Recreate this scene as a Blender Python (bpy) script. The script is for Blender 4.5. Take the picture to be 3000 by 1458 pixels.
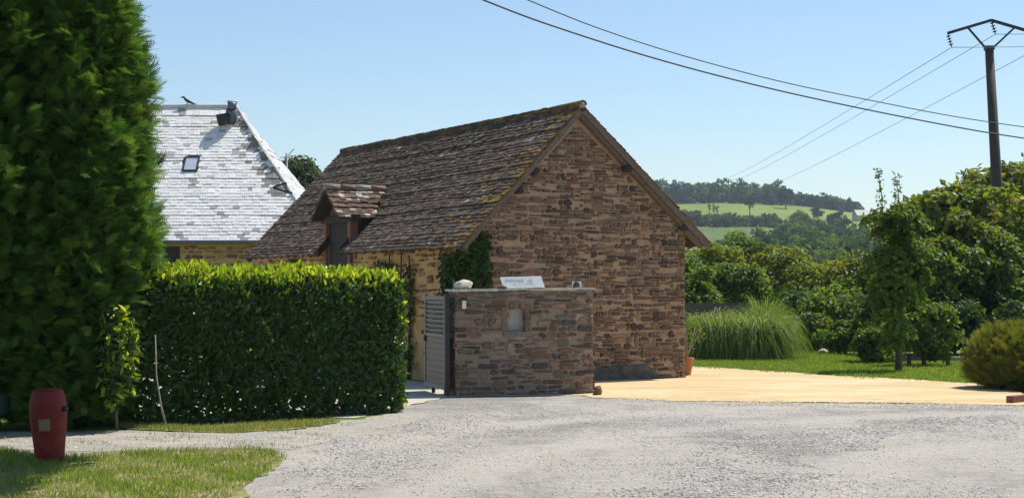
import bpy, math, random
import numpy as np
from mathutils import Vector, Matrix
from math import radians, sin, cos, pi

for o in list(bpy.data.objects): bpy.data.objects.remove(o)
SC = bpy.context.scene
COL = SC.collection
random.seed(7); RNG = np.random.default_rng(7)

# ------------------------------------------------------------------ camera, sky, sun, exposure
CAMZ = 1.7
FPX, HZY = 4500.0, 853.0                    # focal length and eye level of the photograph, in its pixels
PITCH = math.atan((HZY - 729) / FPX)
cam = bpy.data.cameras.new('camera'); cam.lens = 54; cam.sensor_width = 36
cam.clip_start = 0.1; cam.clip_end = 6000
camo = bpy.data.objects.new('camera', cam); COL.objects.link(camo)
camo.location = (0, 0, CAMZ); camo.rotation_euler = (pi/2 + PITCH, 0, 0)
SC.camera = camo
SUN_AZ, SUN_EL = radians(48), radians(59)   # azimuth clockwise from +Y
world = bpy.data.worlds.new('World'); SC.world = world; world.use_nodes = True
wn = world.node_tree.nodes; wl = world.node_tree.links
sky = wn.new('ShaderNodeTexSky'); sky.sky_type = 'NISHITA'; sky.sun_disc = False
sky.sun_elevation = SUN_EL; sky.sun_rotation = SUN_AZ
sky.altitude = 100; sky.air_density = 1.15; sky.dust_density = 0.2; sky.ozone_density = 4.0
wl.new(sky.outputs[0], wn['Background'].inputs[0]); wn['Background'].inputs[1].default_value = 0.108
sun = bpy.data.lights.new('sun', 'SUN'); sun.energy = 4.8; sun.angle = radians(0.53); sun.color = (1, .945, .86)
suno = bpy.data.objects.new('sun', sun); COL.objects.link(suno)
SDIR = Vector((sin(SUN_AZ)*cos(SUN_EL), cos(SUN_AZ)*cos(SUN_EL), sin(SUN_EL)))
suno.rotation_euler = SDIR.to_track_quat('Z', 'Y').to_euler(); suno.location = (20, 20, 40)
vs = SC.view_settings; vs.view_transform = 'Standard'; vs.look = 'None'; vs.gamma = 1; vs.exposure = 0.30
vs.use_curve_mapping = False
SC.cycles.use_denoising = True; SC.cycles.denoising_prefilter = 'NONE'; SC.cycles.denoising_input_passes = 'RGB_ALBEDO_NORMAL'
SC.cycles.max_bounces = 8; SC.cycles.transparent_max_bounces = 8
SC.cycles.volume_bounces = 0

# ------------------------------------------------------------------ helpers
def at(px, py, D):
    u = (px - 1500) / FPX; v = (729 - py) / FPX
    y = cos(PITCH) - v*sin(PITCH); z = sin(PITCH) + v*cos(PITCH)
    k = D / y
    return Vector((u*k, D, CAMZ + z*k))
def G(px, py, z0=0.0):
    u = (px - 1500) / FPX; v = (729 - py) / FPX
    y = cos(PITCH) - v*sin(PITCH); z = sin(PITCH) + v*cos(PITCH)
    k = (z0 - CAMZ) / z
    return Vector((u*k, y*k, z0))
def sstep(a, b, x):
    t = np.clip((x - a) / (b - a), 0, 1); return t*t*(3 - 2*t)
def vnoise(x, y, s=0.0):
    return (np.sin(x*1.7 + s) * np.cos(y*1.3 + s*2) + .5*np.sin(x*3.9 + y*2.7 + s*3) + .3*np.sin(x*8.1 - y*6.3 + s)) / 1.8
def terrain(x, y):
    x = np.asarray(x, float); y = np.asarray(y, float)
    u = x / np.maximum(y, 60)
    hs = 1 - .20*sstep(.14, .30, u) - .30*sstep(.30, .6, u)
    near = np.interp(y, [0, 44, 70, 110, 150, 200, 240], [0, 0, -1.6, -4.2, -4.6, -2.2, 0])
    near = near*sstep(-3, 5, x - (np.clip(y, 60, 90) - 60)*.2) + (1 - sstep(-3, 5, x - (np.clip(y, 60, 90) - 60)*.2))*np.interp(y, [0, 85, 130, 200, 240], [0, 0, -3, -2, 0])
    far = np.interp(y, [0, 240, 300, 450, 600, 720, 850, 920, 1500], [0, 0, 4.5, 13.5, 25.5, 38, 51, 53, 40])
    z = near + far*hs
    z = z + 1.0*vnoise(x*.02, y*.02)*sstep(150, 400, y)
    return z
def tz(x, y): return float(terrain(x, y))

def tag(o, label=None, cat=None, group=None, kind=None):
    if label: o['label'] = label
    if cat: o['category'] = cat
    if group: o['group'] = group
    if kind: o['kind'] = kind
    return o
def link(o, parent=None):
    COL.objects.link(o)
    if parent is not None:
        o.parent = parent
        if parent.type == 'EMPTY' and parent.parent is None and not parent.get('_local'):
            o.matrix_parent_inverse = Matrix.Translation(-parent.location)
    return o
def empty(name, loc, local=False):
    o = bpy.data.objects.new(name, None); o.location = loc; o.empty_display_size = .2
    COL.objects.link(o)
    if local: o['_local'] = 1
    return o
def make_mesh(name, V, Fc, mat, cols=None, smooth=False):
    me = bpy.data.meshes.new(name)
    if isinstance(Fc, np.ndarray):
        V = np.asarray(V, np.float32); n, k = Fc.shape
        me.vertices.add(len(V)); me.vertices.foreach_set('co', V.ravel())
        me.loops.add(n*k); me.loops.foreach_set('vertex_index', Fc.astype(np.int32).ravel())
        me.polygons.add(n); me.polygons.foreach_set('loop_start', np.arange(0, n*k, k, dtype=np.int32))
        try: me.polygons.foreach_set('loop_total', np.full(n, k, np.int32))
        except Exception: pass
        me.update(calc_edges=True)
    else:
        me.from_pydata([tuple(v) for v in V], [], [tuple(f) for f in Fc]); me.update()
    if cols is not None:
        a = me.color_attributes.new('Col', 'FLOAT_COLOR', 'POINT')
        c = np.ones((len(me.vertices), 4), np.float32); c[:, :3] = np.asarray(cols, np.float32).reshape(-1, 3)
        a.data.foreach_set('color', c.ravel())
    me.polygons.foreach_set('use_smooth', np.full(len(me.polygons), bool(smooth)))
    if mat is not None: me.materials.append(mat)
    return me
def obj(name, V, Fc, mat, parent=None, cols=None, smooth=False):
    return link(bpy.data.objects.new(name, make_mesh(name, V, Fc, mat, cols, smooth)), parent)

class MB:
    def __init__(s): s.v = []; s.f = []
    def add(s, V, Fc):
        b = len(s.v); s.v += [tuple(v) for v in V]; s.f += [tuple(i + b for i in f) for f in Fc]; return s
    def box8(s, P):     # 4 bottom then 4 top, both counter-clockwise
        return s.add(P, [(3,2,1,0),(4,5,6,7),(0,1,5,4),(1,2,6,5),(2,3,7,6),(3,0,4,7)])
    def box(s, O, ex, ey, ez, a, b):  # box in a frame
        O = Vector(O)
        P = [O + ex*x + ey*y + ez*z for z in (a[2], b[2]) for x, y in ((a[0],a[1]),(b[0],a[1]),(b[0],b[1]),(a[0],b[1]))]
        return s.box8(P)
    def bar(s, p, q, w, h=None, up=Vector((0,0,1))):
        p = Vector(p); q = Vector(q); h = h or w
        d = (q - p).normalized(); sx = d.cross(up)
        if sx.length < 1e-4: sx = d.cross(Vector((1,0,0)))
        sx.normalize(); sy = sx.cross(d)
        P = [c + sx*(i*w/2) + sy*(j*h/2) for c in (p, q) for i, j in ((-1,-1),(1,-1),(1,1),(-1,1))]
        return s.box8(P)
    def tube(s, pts, rad, n=8, cap=True):
        pts = [Vector(p) for p in pts]
        if not hasattr(rad, '__len__'): rad = [rad]*len(pts)
        V = []; Fc = []; prev = None
        for i, p in enumerate(pts):
            d = (pts[min(i+1, len(pts)-1)] - pts[max(i-1, 0)]).normalized()
            if prev is None:
                a = Vector((0,0,1)) if abs(d.z) < .9 else Vector((1,0,0))
                x = d.cross(a).normalized()
            else: x = (prev - d*prev.dot(d)).normalized()
            prev = x; y = d.cross(x)
            V += [p + (x*cos(2*pi*k/n) + y*sin(2*pi*k/n))*rad[i] for k in range(n)]
        for i in range(len(pts)-1):
            for k in range(n):
                a = i*n + k; b = i*n + (k+1) % n; Fc.append((a, b, b+n, a+n))
        if cap: Fc.append(tuple(range(n-1, -1, -1))); Fc.append(tuple(range((len(pts)-1)*n, len(pts)*n)))
        return s.add(V, Fc)
    def lathe(s, prof, n=24, c=(0,0,0), tilt=None):
        V = []; Fc = []
        for r, z in prof:
            for k in range(n):
                p = Vector((r*cos(2*pi*k/n), r*sin(2*pi*k/n), z))
                if tilt is not None: p = tilt @ p
                V.append(p + Vector(c))
        m = len(prof)
        for i in range(m-1):
            for k in range(n):
                a = i*n+k; b = i*n+(k+1) % n; Fc.append((a, b, b+n, a+n))
        Fc.append(tuple(range(n-1, -1, -1))); Fc.append(tuple(range((m-1)*n, m*n)))
        return s.add(V, Fc)
    def build(s, name, mat, parent=None, smooth=False, col=None):
        return obj(name, s.v, s.f, mat, parent, None if col is None else np.tile(col, (len(s.v), 1)), smooth)

# ------------------------------------------------------------------ materials
def N(nt, t, **kw):
    n = nt.nodes.new(t)
    for k, v in kw.items():
        if k in n.inputs: n.inputs[k].default_value = v
        else: setattr(n, k, v)
    return n
def newmat(name):
    m = bpy.data.materials.new(name); m.use_nodes = True
    return m, m.node_tree, m.node_tree.nodes['Principled BSDF']
def ramp(nt, fac, stops):
    r = nt.nodes.new('ShaderNodeValToRGB'); e = r.color_ramp.elements
    while len(e) < len(stops): e.new(.5)
    for i, (p, c) in enumerate(stops):
        e[i].position = p; e[i].color = (*c, 1)
    nt.links.new(fac, r.inputs[0]); return r.outputs[0]
def noise(nt, scale, detail=4, rough=.6, vec=None, **kw):
    n = N(nt, 'ShaderNodeTexNoise', Scale=scale, Detail=detail, Roughness=rough)
    if vec is None:
        g = nt.nodes.new('ShaderNodeNewGeometry'); vec = g.outputs['Position']
    nt.links.new(vec, n.inputs['Vector']); return n.outputs['Fac']
def mix(nt, a, b, fac, mode='MIX'):
    m = nt.nodes.new('ShaderNodeMix'); m.data_type = 'RGBA'; m.blend_type = mode
    for s, v in ((m.inputs[0], fac), (m.inputs[6], a), (m.inputs[7], b)):
        if isinstance(v, (int, float)): s.default_value = v
        elif isinstance(v, (tuple, list)): s.default_value = (*v, 1)
        else: nt.links.new(v, s)
    return m.outputs[2]
def bump(nt, bsdf, h, strength=.4, dist=.02):
    b = N(nt, 'ShaderNodeBump', Strength=strength, Distance=dist)
    nt.links.new(h, b.inputs['Height']); nt.links.new(b.outputs[0], bsdf.inputs['Normal'])
def attrcol(nt):
    a = nt.nodes.new('ShaderNodeAttribute'); a.attribute_name = 'Col'; return a.outputs['Color']
def m_plain(name, col, rough=.7, var=.25, scale=12, metal=0, bmp=0, spec=.5):
    m, nt, b = newmat(name)
    c = ramp(nt, noise(nt, scale), [(.3, tuple(x*(1-var) for x in col)), (.7, tuple(min(1, x*(1+var)) for x in col))])
    nt.links.new(c, b.inputs['Base Color']); b.inputs['Roughness'].default_value = rough
    b.inputs['Metallic'].default_value = metal; b.inputs['Specular IOR Level'].default_value = spec
    if bmp: bump(nt, b, noise(nt, scale*3), bmp, .01)
    return m
def m_attr(name, rough=.8, scale=25, var=.35, bmp=.5, dist=.008, spec=.3, patch=None):
    m, nt, b = newmat(name)
    nz = noise(nt, scale, 5, .65)
    f = ramp(nt, nz, [(.28, (1-var,)*3), (.72, (1+var,)*3)])
    c = mix(nt, attrcol(nt), f, 1.0, 'MULTIPLY')
    if patch:
        pc, ps, lo, hi = patch
        c = mix(nt, c, pc, ramp(nt, noise(nt, ps, 6, .7), [(lo, (0,0,0)), (hi, (1,1,1))]))
    nt.links.new(c, b.inputs['Base Color']); b.inputs['Roughness'].default_value = rough
    b.inputs['Specular IOR Level'].default_value = spec
    if bmp: bump(nt, b, nz, bmp, dist)
    return m
def m_leaf(name, rough=.45, transl=.35, spec=.5, tint=(1.25, 1.3, .55)):
    m, nt, b = newmat(name)
    c = attrcol(nt)
    nt.links.new(c, b.inputs['Base Color']); b.inputs['Roughness'].default_value = rough
    b.inputs['Specular IOR Level'].default_value = spec
    t = nt.nodes.new('ShaderNodeBsdfTranslucent')
    nt.links.new(mix(nt, c, tint, 1.0, 'MULTIPLY'), t.inputs['Color'])
    x = nt.nodes.new('ShaderNodeMixShader'); x.inputs[0].default_value = transl
    nt.links.new(b.outputs[0], x.inputs[1]); nt.links.new(t.outputs[0], x.inputs[2])
    nt.links.new(x.outputs[0], nt.nodes['Material Output'].inputs['Surface'])
    return m
M = {}
M['leaf'] = m_leaf('leaf', .5, .48, .35, (1.4, 1.4, .55))
M['laurel'] = m_leaf('laurel_leaf', .25, .50, .7, (1.5, 1.4, .5))
M['conifer'] = m_leaf('conifer_spray', .6, .36, .25)
M['grass'] = m_leaf('grass_blade', .55, .42, .3)
M['farleaf'] = m_leaf('far_leaf', .8, .30, .1)
M['bark'] = m_plain('bark', (.11, .085, .065), .9, .4, 18, bmp=.6)
M['stem'] = m_plain('pale_stem', (.34, .30, .25), .8, .3, 20, bmp=.3)
M['stone'] = m_attr('rubble_stone', .85, 22, .38, .7, .012, .25)
M['stone_limed'] = m_attr('limed_rubble_stone', .9, 20, .36, .7, .012, .2, ((.40, .37, .32), 3.1, .60, .72))
M['tile'] = m_attr('clay_tile', .9, 16, .42, .5, .008, .08, ((.27, .24, .20), 9, .62, .82))
M['slate'] = m_attr('pale_glare_slate', .40, 14, .16, .35, .006, 1.0)
M['oldwood'] = m_plain('weathered_board', (.15, .112, .092), .85, .3, 14, bmp=.5)
M['darkwood'] = m_plain('dark_timber', (.035, .028, .025), .85, .4, 10, bmp=.4)
M['redwood'] = m_plain('red_brown_timber', (.20, .085, .05), .8, .3, 10, bmp=.3)
M['ink'] = m_plain('grey_paint_lettering', (.42, .42, .44), .6, .1, 30)
M['whitepaint'] = m_plain('white_panel', (.82, .82, .80), .5, .03, 6)
M['palestone'] = m_plain('pale_limestone', (.62, .57, .48), .85, .3, 9, bmp=.7)
M['metalgrey'] = m_plain('grey_lacquered_metal', (.16, .175, .19), .45, .08, 5, metal=.2)
M['taupe'] = m_plain('taupe_lacquered_metal', (.13, .115, .095), .5, .1, 5)
M['black'] = m_plain('black_metal', (.02, .02, .022), .5, .2, 6)
M['cable'] = m_plain('cable_sheath', (.05, .05, .052), .6, .2, 4)
M['wire'] = m_plain('bare_wire', (.30, .31, .33), .5, .1, 4)
M['pole'] = m_plain('pole_timber', (.055, .042, .036), .8, .3, 8, bmp=.3)
M['zinc'] = m_plain('zinc', (.14, .15, .19), .45, .2, 8, metal=.5)
M['glass'] = m_plain('window_glass', (.5, .55, .6), .08, .02, 2, spec=1)
M['darkglass'] = m_plain('dark_window', (.03, .035, .04), .1, .1, 2, spec=.8)
M['terracotta'] = m_plain('terracotta', (.42, .17, .08), .8, .2, 15)
M['mossgreen'] = m_plain('dark_green_panel', (.045, .085, .07), .5, .2, 8)
M['white_dull'] = m_plain('dull_white_plastic', (.6, .58, .54), .5, .1, 8)
M['rubber'] = m_plain('rubber', (.02, .02, .02), .8, .2, 8)

def m_mortar(name, c1, c2, c3=None, scale=3):
    m, nt, b = newmat(name)
    c = ramp(nt, noise(nt, scale, 6, .7), [(.32, c1), (.68, c2)])
    c = mix(nt, c, ramp(nt, noise(nt, 70, 3), [(.3, (.75,)*3), (.7, (1.2,)*3)]), 1.0, 'MULTIPLY')
    if c3: c = mix(nt, c, c3, ramp(nt, noise(nt, 2.3, 7, .75), [(.56, (0,0,0)), (.66, (1,1,1))]))
    nt.links.new(c, b.inputs['Base Color']); b.inputs['Roughness'].default_value = .95
    b.inputs['Specular IOR Level'].default_value = .1
    bump(nt, b, noise(nt, 26, 6, .7), .8, .03)
    return m
M['mortar_barn'] = m_mortar('ochre_mortar', (.36, .245, .165), (.49, .355, .245))
M['mortar_orange'] = m_mortar('orange_mortar', (.50, .30, .13), (.62, .42, .22))
M['mortar_wall'] = m_mortar('grey_brown_mortar', (.28, .21, .155), (.39, .305, .235), (.46, .42, .36))
M['render_pale'] = m_mortar('niche_render', (.50, .46, .40), (.62, .57, .50))

# ground materials
def m_ground(name, build, rough=.95, bmp=.6, bscale=60, bdist=.02):
    m, nt, b = newmat(name)
    g = nt.nodes.new('ShaderNodeNewGeometry').outputs['Position']
    nt.links.new(build(nt, g), b.inputs['Base Color'])
    b.inputs['Roughness'].default_value = rough; b.inputs['Specular IOR Level'].default_value = .15
    bump(nt, b, noise(nt, bscale, 5, .7), bmp, bdist)
    return m
def stretch(nt, g, s, rot=0):
    mp = nt.nodes.new('ShaderNodeMapping'); mp.inputs['Scale'].default_value = s; mp.inputs['Rotation'].default_value = (0,0,rot)
    nt.links.new(g, mp.inputs[0]); return mp.outputs[0]
def road_col(nt, g):
    # loose grey chippings in bands, paler packed dust in the wheel tracks, warm soil here and there
    grit = ramp(nt, noise(nt, 15, 8, .82, g), [(.36, (.095,.09,.082)), (.46, (.20,.19,.172)), (.54, (.295,.28,.25)), (.66, (.50,.475,.415))])
    dust = ramp(nt, noise(nt, 10, 8, .75, g), [(.32, (.39,.362,.312)), (.5, (.475,.442,.382)), (.7, (.55,.515,.45))])
    band = noise(nt, 1.0, 7, .62, stretch(nt, g, (.42, .17, 1), radians(-40)))
    f = ramp(nt, band, [(.42, (0,0,0)), (.47, (.5,.5,.5)), (.53, (1,1,1))])
    patch = ramp(nt, noise(nt, 4, 8, .78, stretch(nt, g, (.5, 1.5, 1), radians(8))), [(.42, (0,0,0)), (.60, (1,1,1))])
    c = mix(nt, grit, dust, mix(nt, f, patch, .38))
    # two packed wheel tracks sweeping round the bend
    vd = nt.nodes.new('ShaderNodeVectorMath'); vd.operation = 'DISTANCE'; nt.links.new(g, vd.inputs[0]); vd.inputs[1].default_value = (9, 12, 0)
    wob = nt.nodes.new('ShaderNodeMath'); wob.operation = 'MULTIPLY_ADD'; nt.links.new(noise(nt, .9, 6, .65, g), wob.inputs[0]); wob.inputs[1].default_value = 1.3; nt.links.new(vd.outputs['Value'], wob.inputs[2])
    for rad_ in (10.35, 7.0, 12.4):
        s1 = nt.nodes.new('ShaderNodeMath'); s1.operation = 'SUBTRACT'; nt.links.new(wob.outputs[0], s1.inputs[0]); s1.inputs[1].default_value = rad_
        s2 = nt.nodes.new('ShaderNodeMath'); s2.operation = 'ABSOLUTE'; nt.links.new(s1.outputs[0], s2.inputs[0])
        c = mix(nt, c, dust, ramp(nt, s2.outputs[0], [(.18, (.85,.85,.85)), (.55, (0,0,0))]))
    c = mix(nt, c, (.50,.465,.40), ramp(nt, noise(nt, .9, 7, .68, stretch(nt, g, (.30, 1.3, 1), radians(-6))), [(.54, (0,0,0)), (.66, (.7,.7,.7))]))
    return mix(nt, c, (.34,.25,.18), ramp(nt, noise(nt, 1.3, 7, .75, g), [(.54, (0,0,0)), (.72, (.55,.55,.55))]))
M['road'] = m_ground('worn_asphalt_gravel', road_col, bmp=1.0, bscale=28, bdist=.03)
def sand_col(nt, g):
    c = ramp(nt, noise(nt, 1.0, 7, .68, stretch(nt, g, (.45, 1.1, 1), radians(-14))), [(.32, (.54,.395,.195)), (.5, (.63,.48,.265)), (.68, (.70,.57,.37))])
    c = mix(nt, c, ramp(nt, noise(nt, 40, 4, .7, g), [(.3, (.82,)*3), (.7, (1.1,)*3)]), 1, 'MULTIPLY')
    return mix(nt, c, (.33,.24,.13), ramp(nt, noise(nt, 2.0, 8, .8, stretch(nt, g, (.4, 1.6, 1), radians(-20))), [(.53, (0,0,0)), (.66, (.8,.8,.8))]))
M['sand'] = m_ground('yellow_sand', sand_col, bmp=.5, bscale=30)
M['dust'] = m_ground('pale_dust', lambda nt, g: ramp(nt, noise(nt, 14, 6, .7, g), [(.3, (.42,.37,.30)), (.7, (.60,.55,.46))]))
M['path'] = m_ground('gravel_path', lambda nt, g: mix(nt, ramp(nt, noise(nt, 45, 4, .75, g), [(.3, (.20,.19,.18)), (.7, (.46,.43,.38))]),
    (.48,.42,.33), ramp(nt, noise(nt, 3, 5, .6, stretch(nt, g, (.4,2,1))), [(.42, (0,0,0)), (.6, (1,1,1))])), bmp=.8)
def turf_col(nt, g):
    c = ramp(nt, noise(nt, 5, 6, .7, g), [(.3, (.10,.14,.03)), (.5, (.19,.21,.05)), (.68, (.36,.31,.15))])
    return mix(nt, c, (.40,.32,.21), ramp(nt, noise(nt, 1.5, 5, .7, g), [(.50, (0,0,0)), (.62, (.85,.85,.85))]))
M['turf'] = m_ground('dry_turf', turf_col, bscale=40)
def land_col(nt, g):
    c = ramp(nt, noise(nt, .5, 6, .65, g), [(.3, (.11,.17,.025)), (.7, (.18,.235,.04))])
    far = ramp(nt, noise(nt, .012, 6, .65, stretch(nt, g, (1, .5, 1))), [(.35, (.13,.18,.03)), (.65, (.21,.255,.045))])
    s = nt.nodes.new('ShaderNodeSeparateXYZ'); nt.links.new(g, s.inputs[0])
    r = nt.nodes.new('ShaderNodeMapRange'); r.inputs[1].default_value = 60; r.inputs[2].default_value = 200
    nt.links.new(s.outputs[1], r.inputs[0])
    return mix(nt, c, far, r.outputs[0])
M['land'] = m_ground('grassland', land_col, bscale=20)
M['crop'] = m_ground('crop_field', lambda nt, g: ramp(nt, noise(nt, .05, 5, .6, g), [(.3, (.085,.135,.03)), (.7, (.11,.16,.036))]), bscale=2)

# ------------------------------------------------------------------ foliage builders (numpy)
def unit(v): return v / np.maximum(np.linalg.norm(v, axis=1, keepdims=True), 1e-9)
def pick_cols(n, pal, var=.22, rng=RNG):
    pal = np.asarray(pal, float); c = pal[rng.integers(0, len(pal), n)]
    return np.clip(c * (1 + rng.uniform(-var, var, (n, 1))) * (1 + rng.uniform(-.08, .08, (n, 3))), 0, 1)
def leaves(P, Nn, L, Wd, cols, droop=0.0, fold=.18, wide=False, jit=.55, rng=RNG, axis=None):
    n = len(P); Nn = unit(Nn + rng.normal(0, jit, (n, 3)))
    A = rng.normal(0, 1, (n, 3)) if axis is None else axis + rng.normal(0, .45, (n, 3))
    A[:, 2] -= droop
    A = unit(A - Nn*np.sum(A*Nn, 1, keepdims=True)); B = np.cross(Nn, A)
    L = (L*rng.uniform(.7, 1.25, n))[:, None]; W = (Wd*rng.uniform(.75, 1.2, n))[:, None]
    if not wide:
        V = np.stack([P, P + A*L*.5 - B*W*.5 + Nn*W*fold, P + A*L, P + A*L*.5 + B*W*.5 + Nn*W*fold], 1).reshape(-1, 3)
        i = np.arange(n)[:, None]*4
        Fc = np.concatenate([i + [[0,1,2]], i + [[0,2,3]]], 0); k = 4
    else:
        V = np.stack([P, P + A*L*.28 - B*W*.45 + Nn*W*fold, P + A*L*.68 - B*W*.40 + Nn*W*fold, P + A*L - Nn*L*.08,
                      P + A*L*.68 + B*W*.40 + Nn*W*fold, P + A*L*.28 + B*W*.45 + Nn*W*fold], 1).reshape(-1, 3)
        i = np.arange(n)[:, None]*6
        Fc = np.concatenate([i + [[0,1,2]], i + [[0,2,3]], i + [[0,3,4]], i + [[0,4,5]]], 0); k = 6
    return V, Fc, np.repeat(cols, k, 0)
def join(*parts):
    Vs, Fs, Cs, b = [], [], [], 0
    for V, Fc, C in parts:
        Vs.append(V); Fs.append(Fc + b); Cs.append(C); b += len(V)
    return np.concatenate(Vs), np.concatenate(Fs), np.concatenate(Cs)
def clump_points(c, R, nclump, per, cr, rng, shell=.55, flat=.8, bottom=-.7):
    """leaf positions and normals: clumps spread through an ellipsoid, biased to its outside"""
    c = np.asarray(c, float); R = np.asarray(R, float)
    d = unit(rng.normal(0, 1, (nclump*3, 3))); d = d[d[:, 2] > bottom][:nclump]
    r = rng.uniform(shell, 1.0, (len(d), 1))**.7
    CC = c + d*R*r*rng.uniform(.86, 1.08, (len(d), 1))
    rr = cr*rng.uniform(.6, 1.35, len(d))
    idx = np.repeat(np.arange(len(d)), per); n = len(idx)
    q = unit(rng.normal(0, 1, (n, 3))); q[:, 2] = np.where(q[:, 2] < -.3, -q[:, 2]*.6, q[:, 2])
    rad = rng.uniform(.35, 1.0, (n, 1))**.5
    P = CC[idx] + q*rad*rr[idx][:, None]*[1, 1, flat]
    return P, unit(q*.8 + d[idx]*.5 + [0, 0, .35]), CC, idx
def crown_mesh(c, R, nclump, per, cr, leaf, pal, rng, shell=.55, aspect=.6, wide=False, var=.22, droop=.2, bottom=-.7, flat=.8):
    P, Nn, CC, idx = clump_points(c, R, nclump, per, cr, rng, shell, flat, bottom)
    tint = pick_cols(len(CC), [[1,1,1]], .28, rng)[idx]
    return leaves(P, Nn, leaf, leaf*aspect, pick_cols(len(P), pal, var, rng)*tint, droop, wide=wide, rng=rng), CC
def trunk_mb(base, top, r0, limbs, rng, lr=.35):
    mb = MB(); base = Vector(base); top = Vector(top); k = 6; pts = []
    for i in range(k+1):
        t = i/k; p = base.lerp(top, t) + Vector((rng.normal(), rng.normal(), 0))*r0*.5*sin(pi*t); pts.append(p)
    mb.tube(pts, [r0*(1.25 if i == 0 else 1 - .75*i/k) for i in range(k+1)], 8)
    for q in limbs:
        s = pts[int(rng.integers(2, k))]; q = Vector(q); mid = s.lerp(q, .5) + Vector((0,0,(q - s).length*.12))
        mb.tube([s, mid, q], [r0*lr, r0*lr*.6, r0*.08], 5)
    return mb
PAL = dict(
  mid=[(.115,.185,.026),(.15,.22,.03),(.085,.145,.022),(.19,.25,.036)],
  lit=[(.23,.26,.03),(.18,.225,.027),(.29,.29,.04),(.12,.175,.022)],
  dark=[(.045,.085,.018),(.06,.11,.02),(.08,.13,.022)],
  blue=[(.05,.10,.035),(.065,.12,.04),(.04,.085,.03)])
def tree(name, label, base, height, R, cz, pal, rng, nclump=60, per=120, cr=.6, leaf=.16, group=None, r0=.14, aspect=.6, shell=.5, lean=(0,0), mat='leaf', bottom=-.7, wide=False, droop=.25):
    """base point, crown centre at cz above the base, crown radii R"""
    b = Vector(base); root = empty(name, b); tag(root, label, 'tree', group)
    c = b + Vector((lean[0], lean[1], cz))
    (V, Fc, C), CC = crown_mesh(c, R, nclump, per, cr, leaf, PAL[pal] if isinstance(pal, str) else pal, rng, shell, aspect, bottom=bottom, wide=wide, droop=droop)
    obj('crown', V, Fc, M[mat], root, C)
    trunk_mb(b - Vector((0,0,.1)), c + Vector((0,0,R[2]*.35)), r0, [CC[i] for i in range(min(8, len(CC)))], rng).build('trunk', M['bark'], root, True)
    return root
def blades(P, h, w, cols, bend=.4, seg=2, rng=RNG, spread=1.0, dirv=None, arch=None):
    n = len(P); h = h*rng.uniform(.6, 1.3, n); a = rng.uniform(0, 2*pi, n)
    D = np.stack([np.cos(a), np.sin(a), np.zeros(n)], 1) if dirv is None else dirv
    fa = rng.uniform(0, 2*pi, n)
    B = np.stack([np.cos(fa), np.sin(fa), np.zeros(n)], 1)
    bd = (bend*rng.uniform(.3, 1.4, n)); q0 = rng.uniform(.75, 1.2, n)
    rows = []
    for i in range(seg+1):
        t = i/seg
        ctr = P + D*(bd*h*t**1.6)[:, None]*spread + np.array([0,0,1.0])*(h*(t - .35*np.minimum(bd, 1.6)*t**3))[:, None]
        if arch is not None:
            q_ = q0
            ctr = P + D*(h*arch[0]*q_*(t**1.25))[:, None] + np.array([0,0,1.0])*(h*((1.45 + .2*(1-q_))*t - (arch[1]*q_)*t*t))[:, None]
        ww = w*(1 - t)**.7*.5
        if i < seg: rows += [ctr - B*ww, ctr + B*ww]
        else: rows += [ctr]
    V = np.stack(rows, 1).reshape(-1, 3); k = 2*seg + 1; i0 = np.arange(n)[:, None]*k; Fs = []
    for i in range(seg-1):
        Fs += [i0 + [[2*i, 2*i+1, 2*i+3]], i0 + [[2*i, 2*i+3, 2*i+2]]]
    Fs += [i0 + [[2*seg-2, 2*seg-1, 2*seg]]]
    return V, np.concatenate(Fs, 0), np.repeat(cols, k, 0)
def in_poly(x, y, poly):
    r = np.zeros(len(x), bool); n = len(poly)
    for i in range(n):
        x1, y1 = poly[i][:2]; x2, y2 = poly[(i+1) % n][:2]
        c = ((y1 > y) != (y2 > y)) & (x < (x2-x1)*(y-y1)/((y2-y1) if y2 != y1 else 1e-9) + x1)
        r ^= c
    return r
def scatter(poly, n, rng=RNG):
    xs = [p[0] for p in poly]; ys = [p[1] for p in poly]
    x = rng.uniform(min(xs), max(xs), n*3); y = rng.uniform(min(ys), max(ys), n*3)
    k = in_poly(x, y, poly); return x[k][:n], y[k][:n]
def rough_poly(poly, step=.25, amp=.06, rng=RNG):
    out = []; n = len(poly)
    for i in range(n):
        a = Vector(poly[i][:2]); b = Vector(poly[(i+1) % n][:2]); k = max(1, int((b-a).length/step))
        for j in range(k):
            p = a.lerp(b, j/k); out.append((p.x + rng.normal()*amp, p.y + rng.normal()*amp))
    return out
def sheet(name, poly, z, mat):
    o = obj(name, [(x, y, z) for x, y in poly], [tuple(range(len(poly)))], mat)
    return tag(o, kind='structure')
# ------------------------------------------------------------------ ground, road, yard, fields
ys = np.concatenate([np.arange(-30, 60, 3), 60*np.exp(np.linspace(0, math.log(1700/60), 90))])
us = np.linspace(-1, 1, 121)
GX = us[None, :]*(45 + .62*np.abs(ys[:, None])); GY = np.repeat(ys[:, None], 121, 1)
GV = np.stack([GX, GY, terrain(GX, GY)], 2).reshape(-1, 3)
gi = np.arange(len(ys)-1)[:, None]*121 + np.arange(120)[None, :]
GF = np.stack([gi, gi+1, gi+122, gi+121], 2).reshape(-1, 4)
tag(obj('ground', GV, GF, M['land'], None, None, True), kind='structure')

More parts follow.
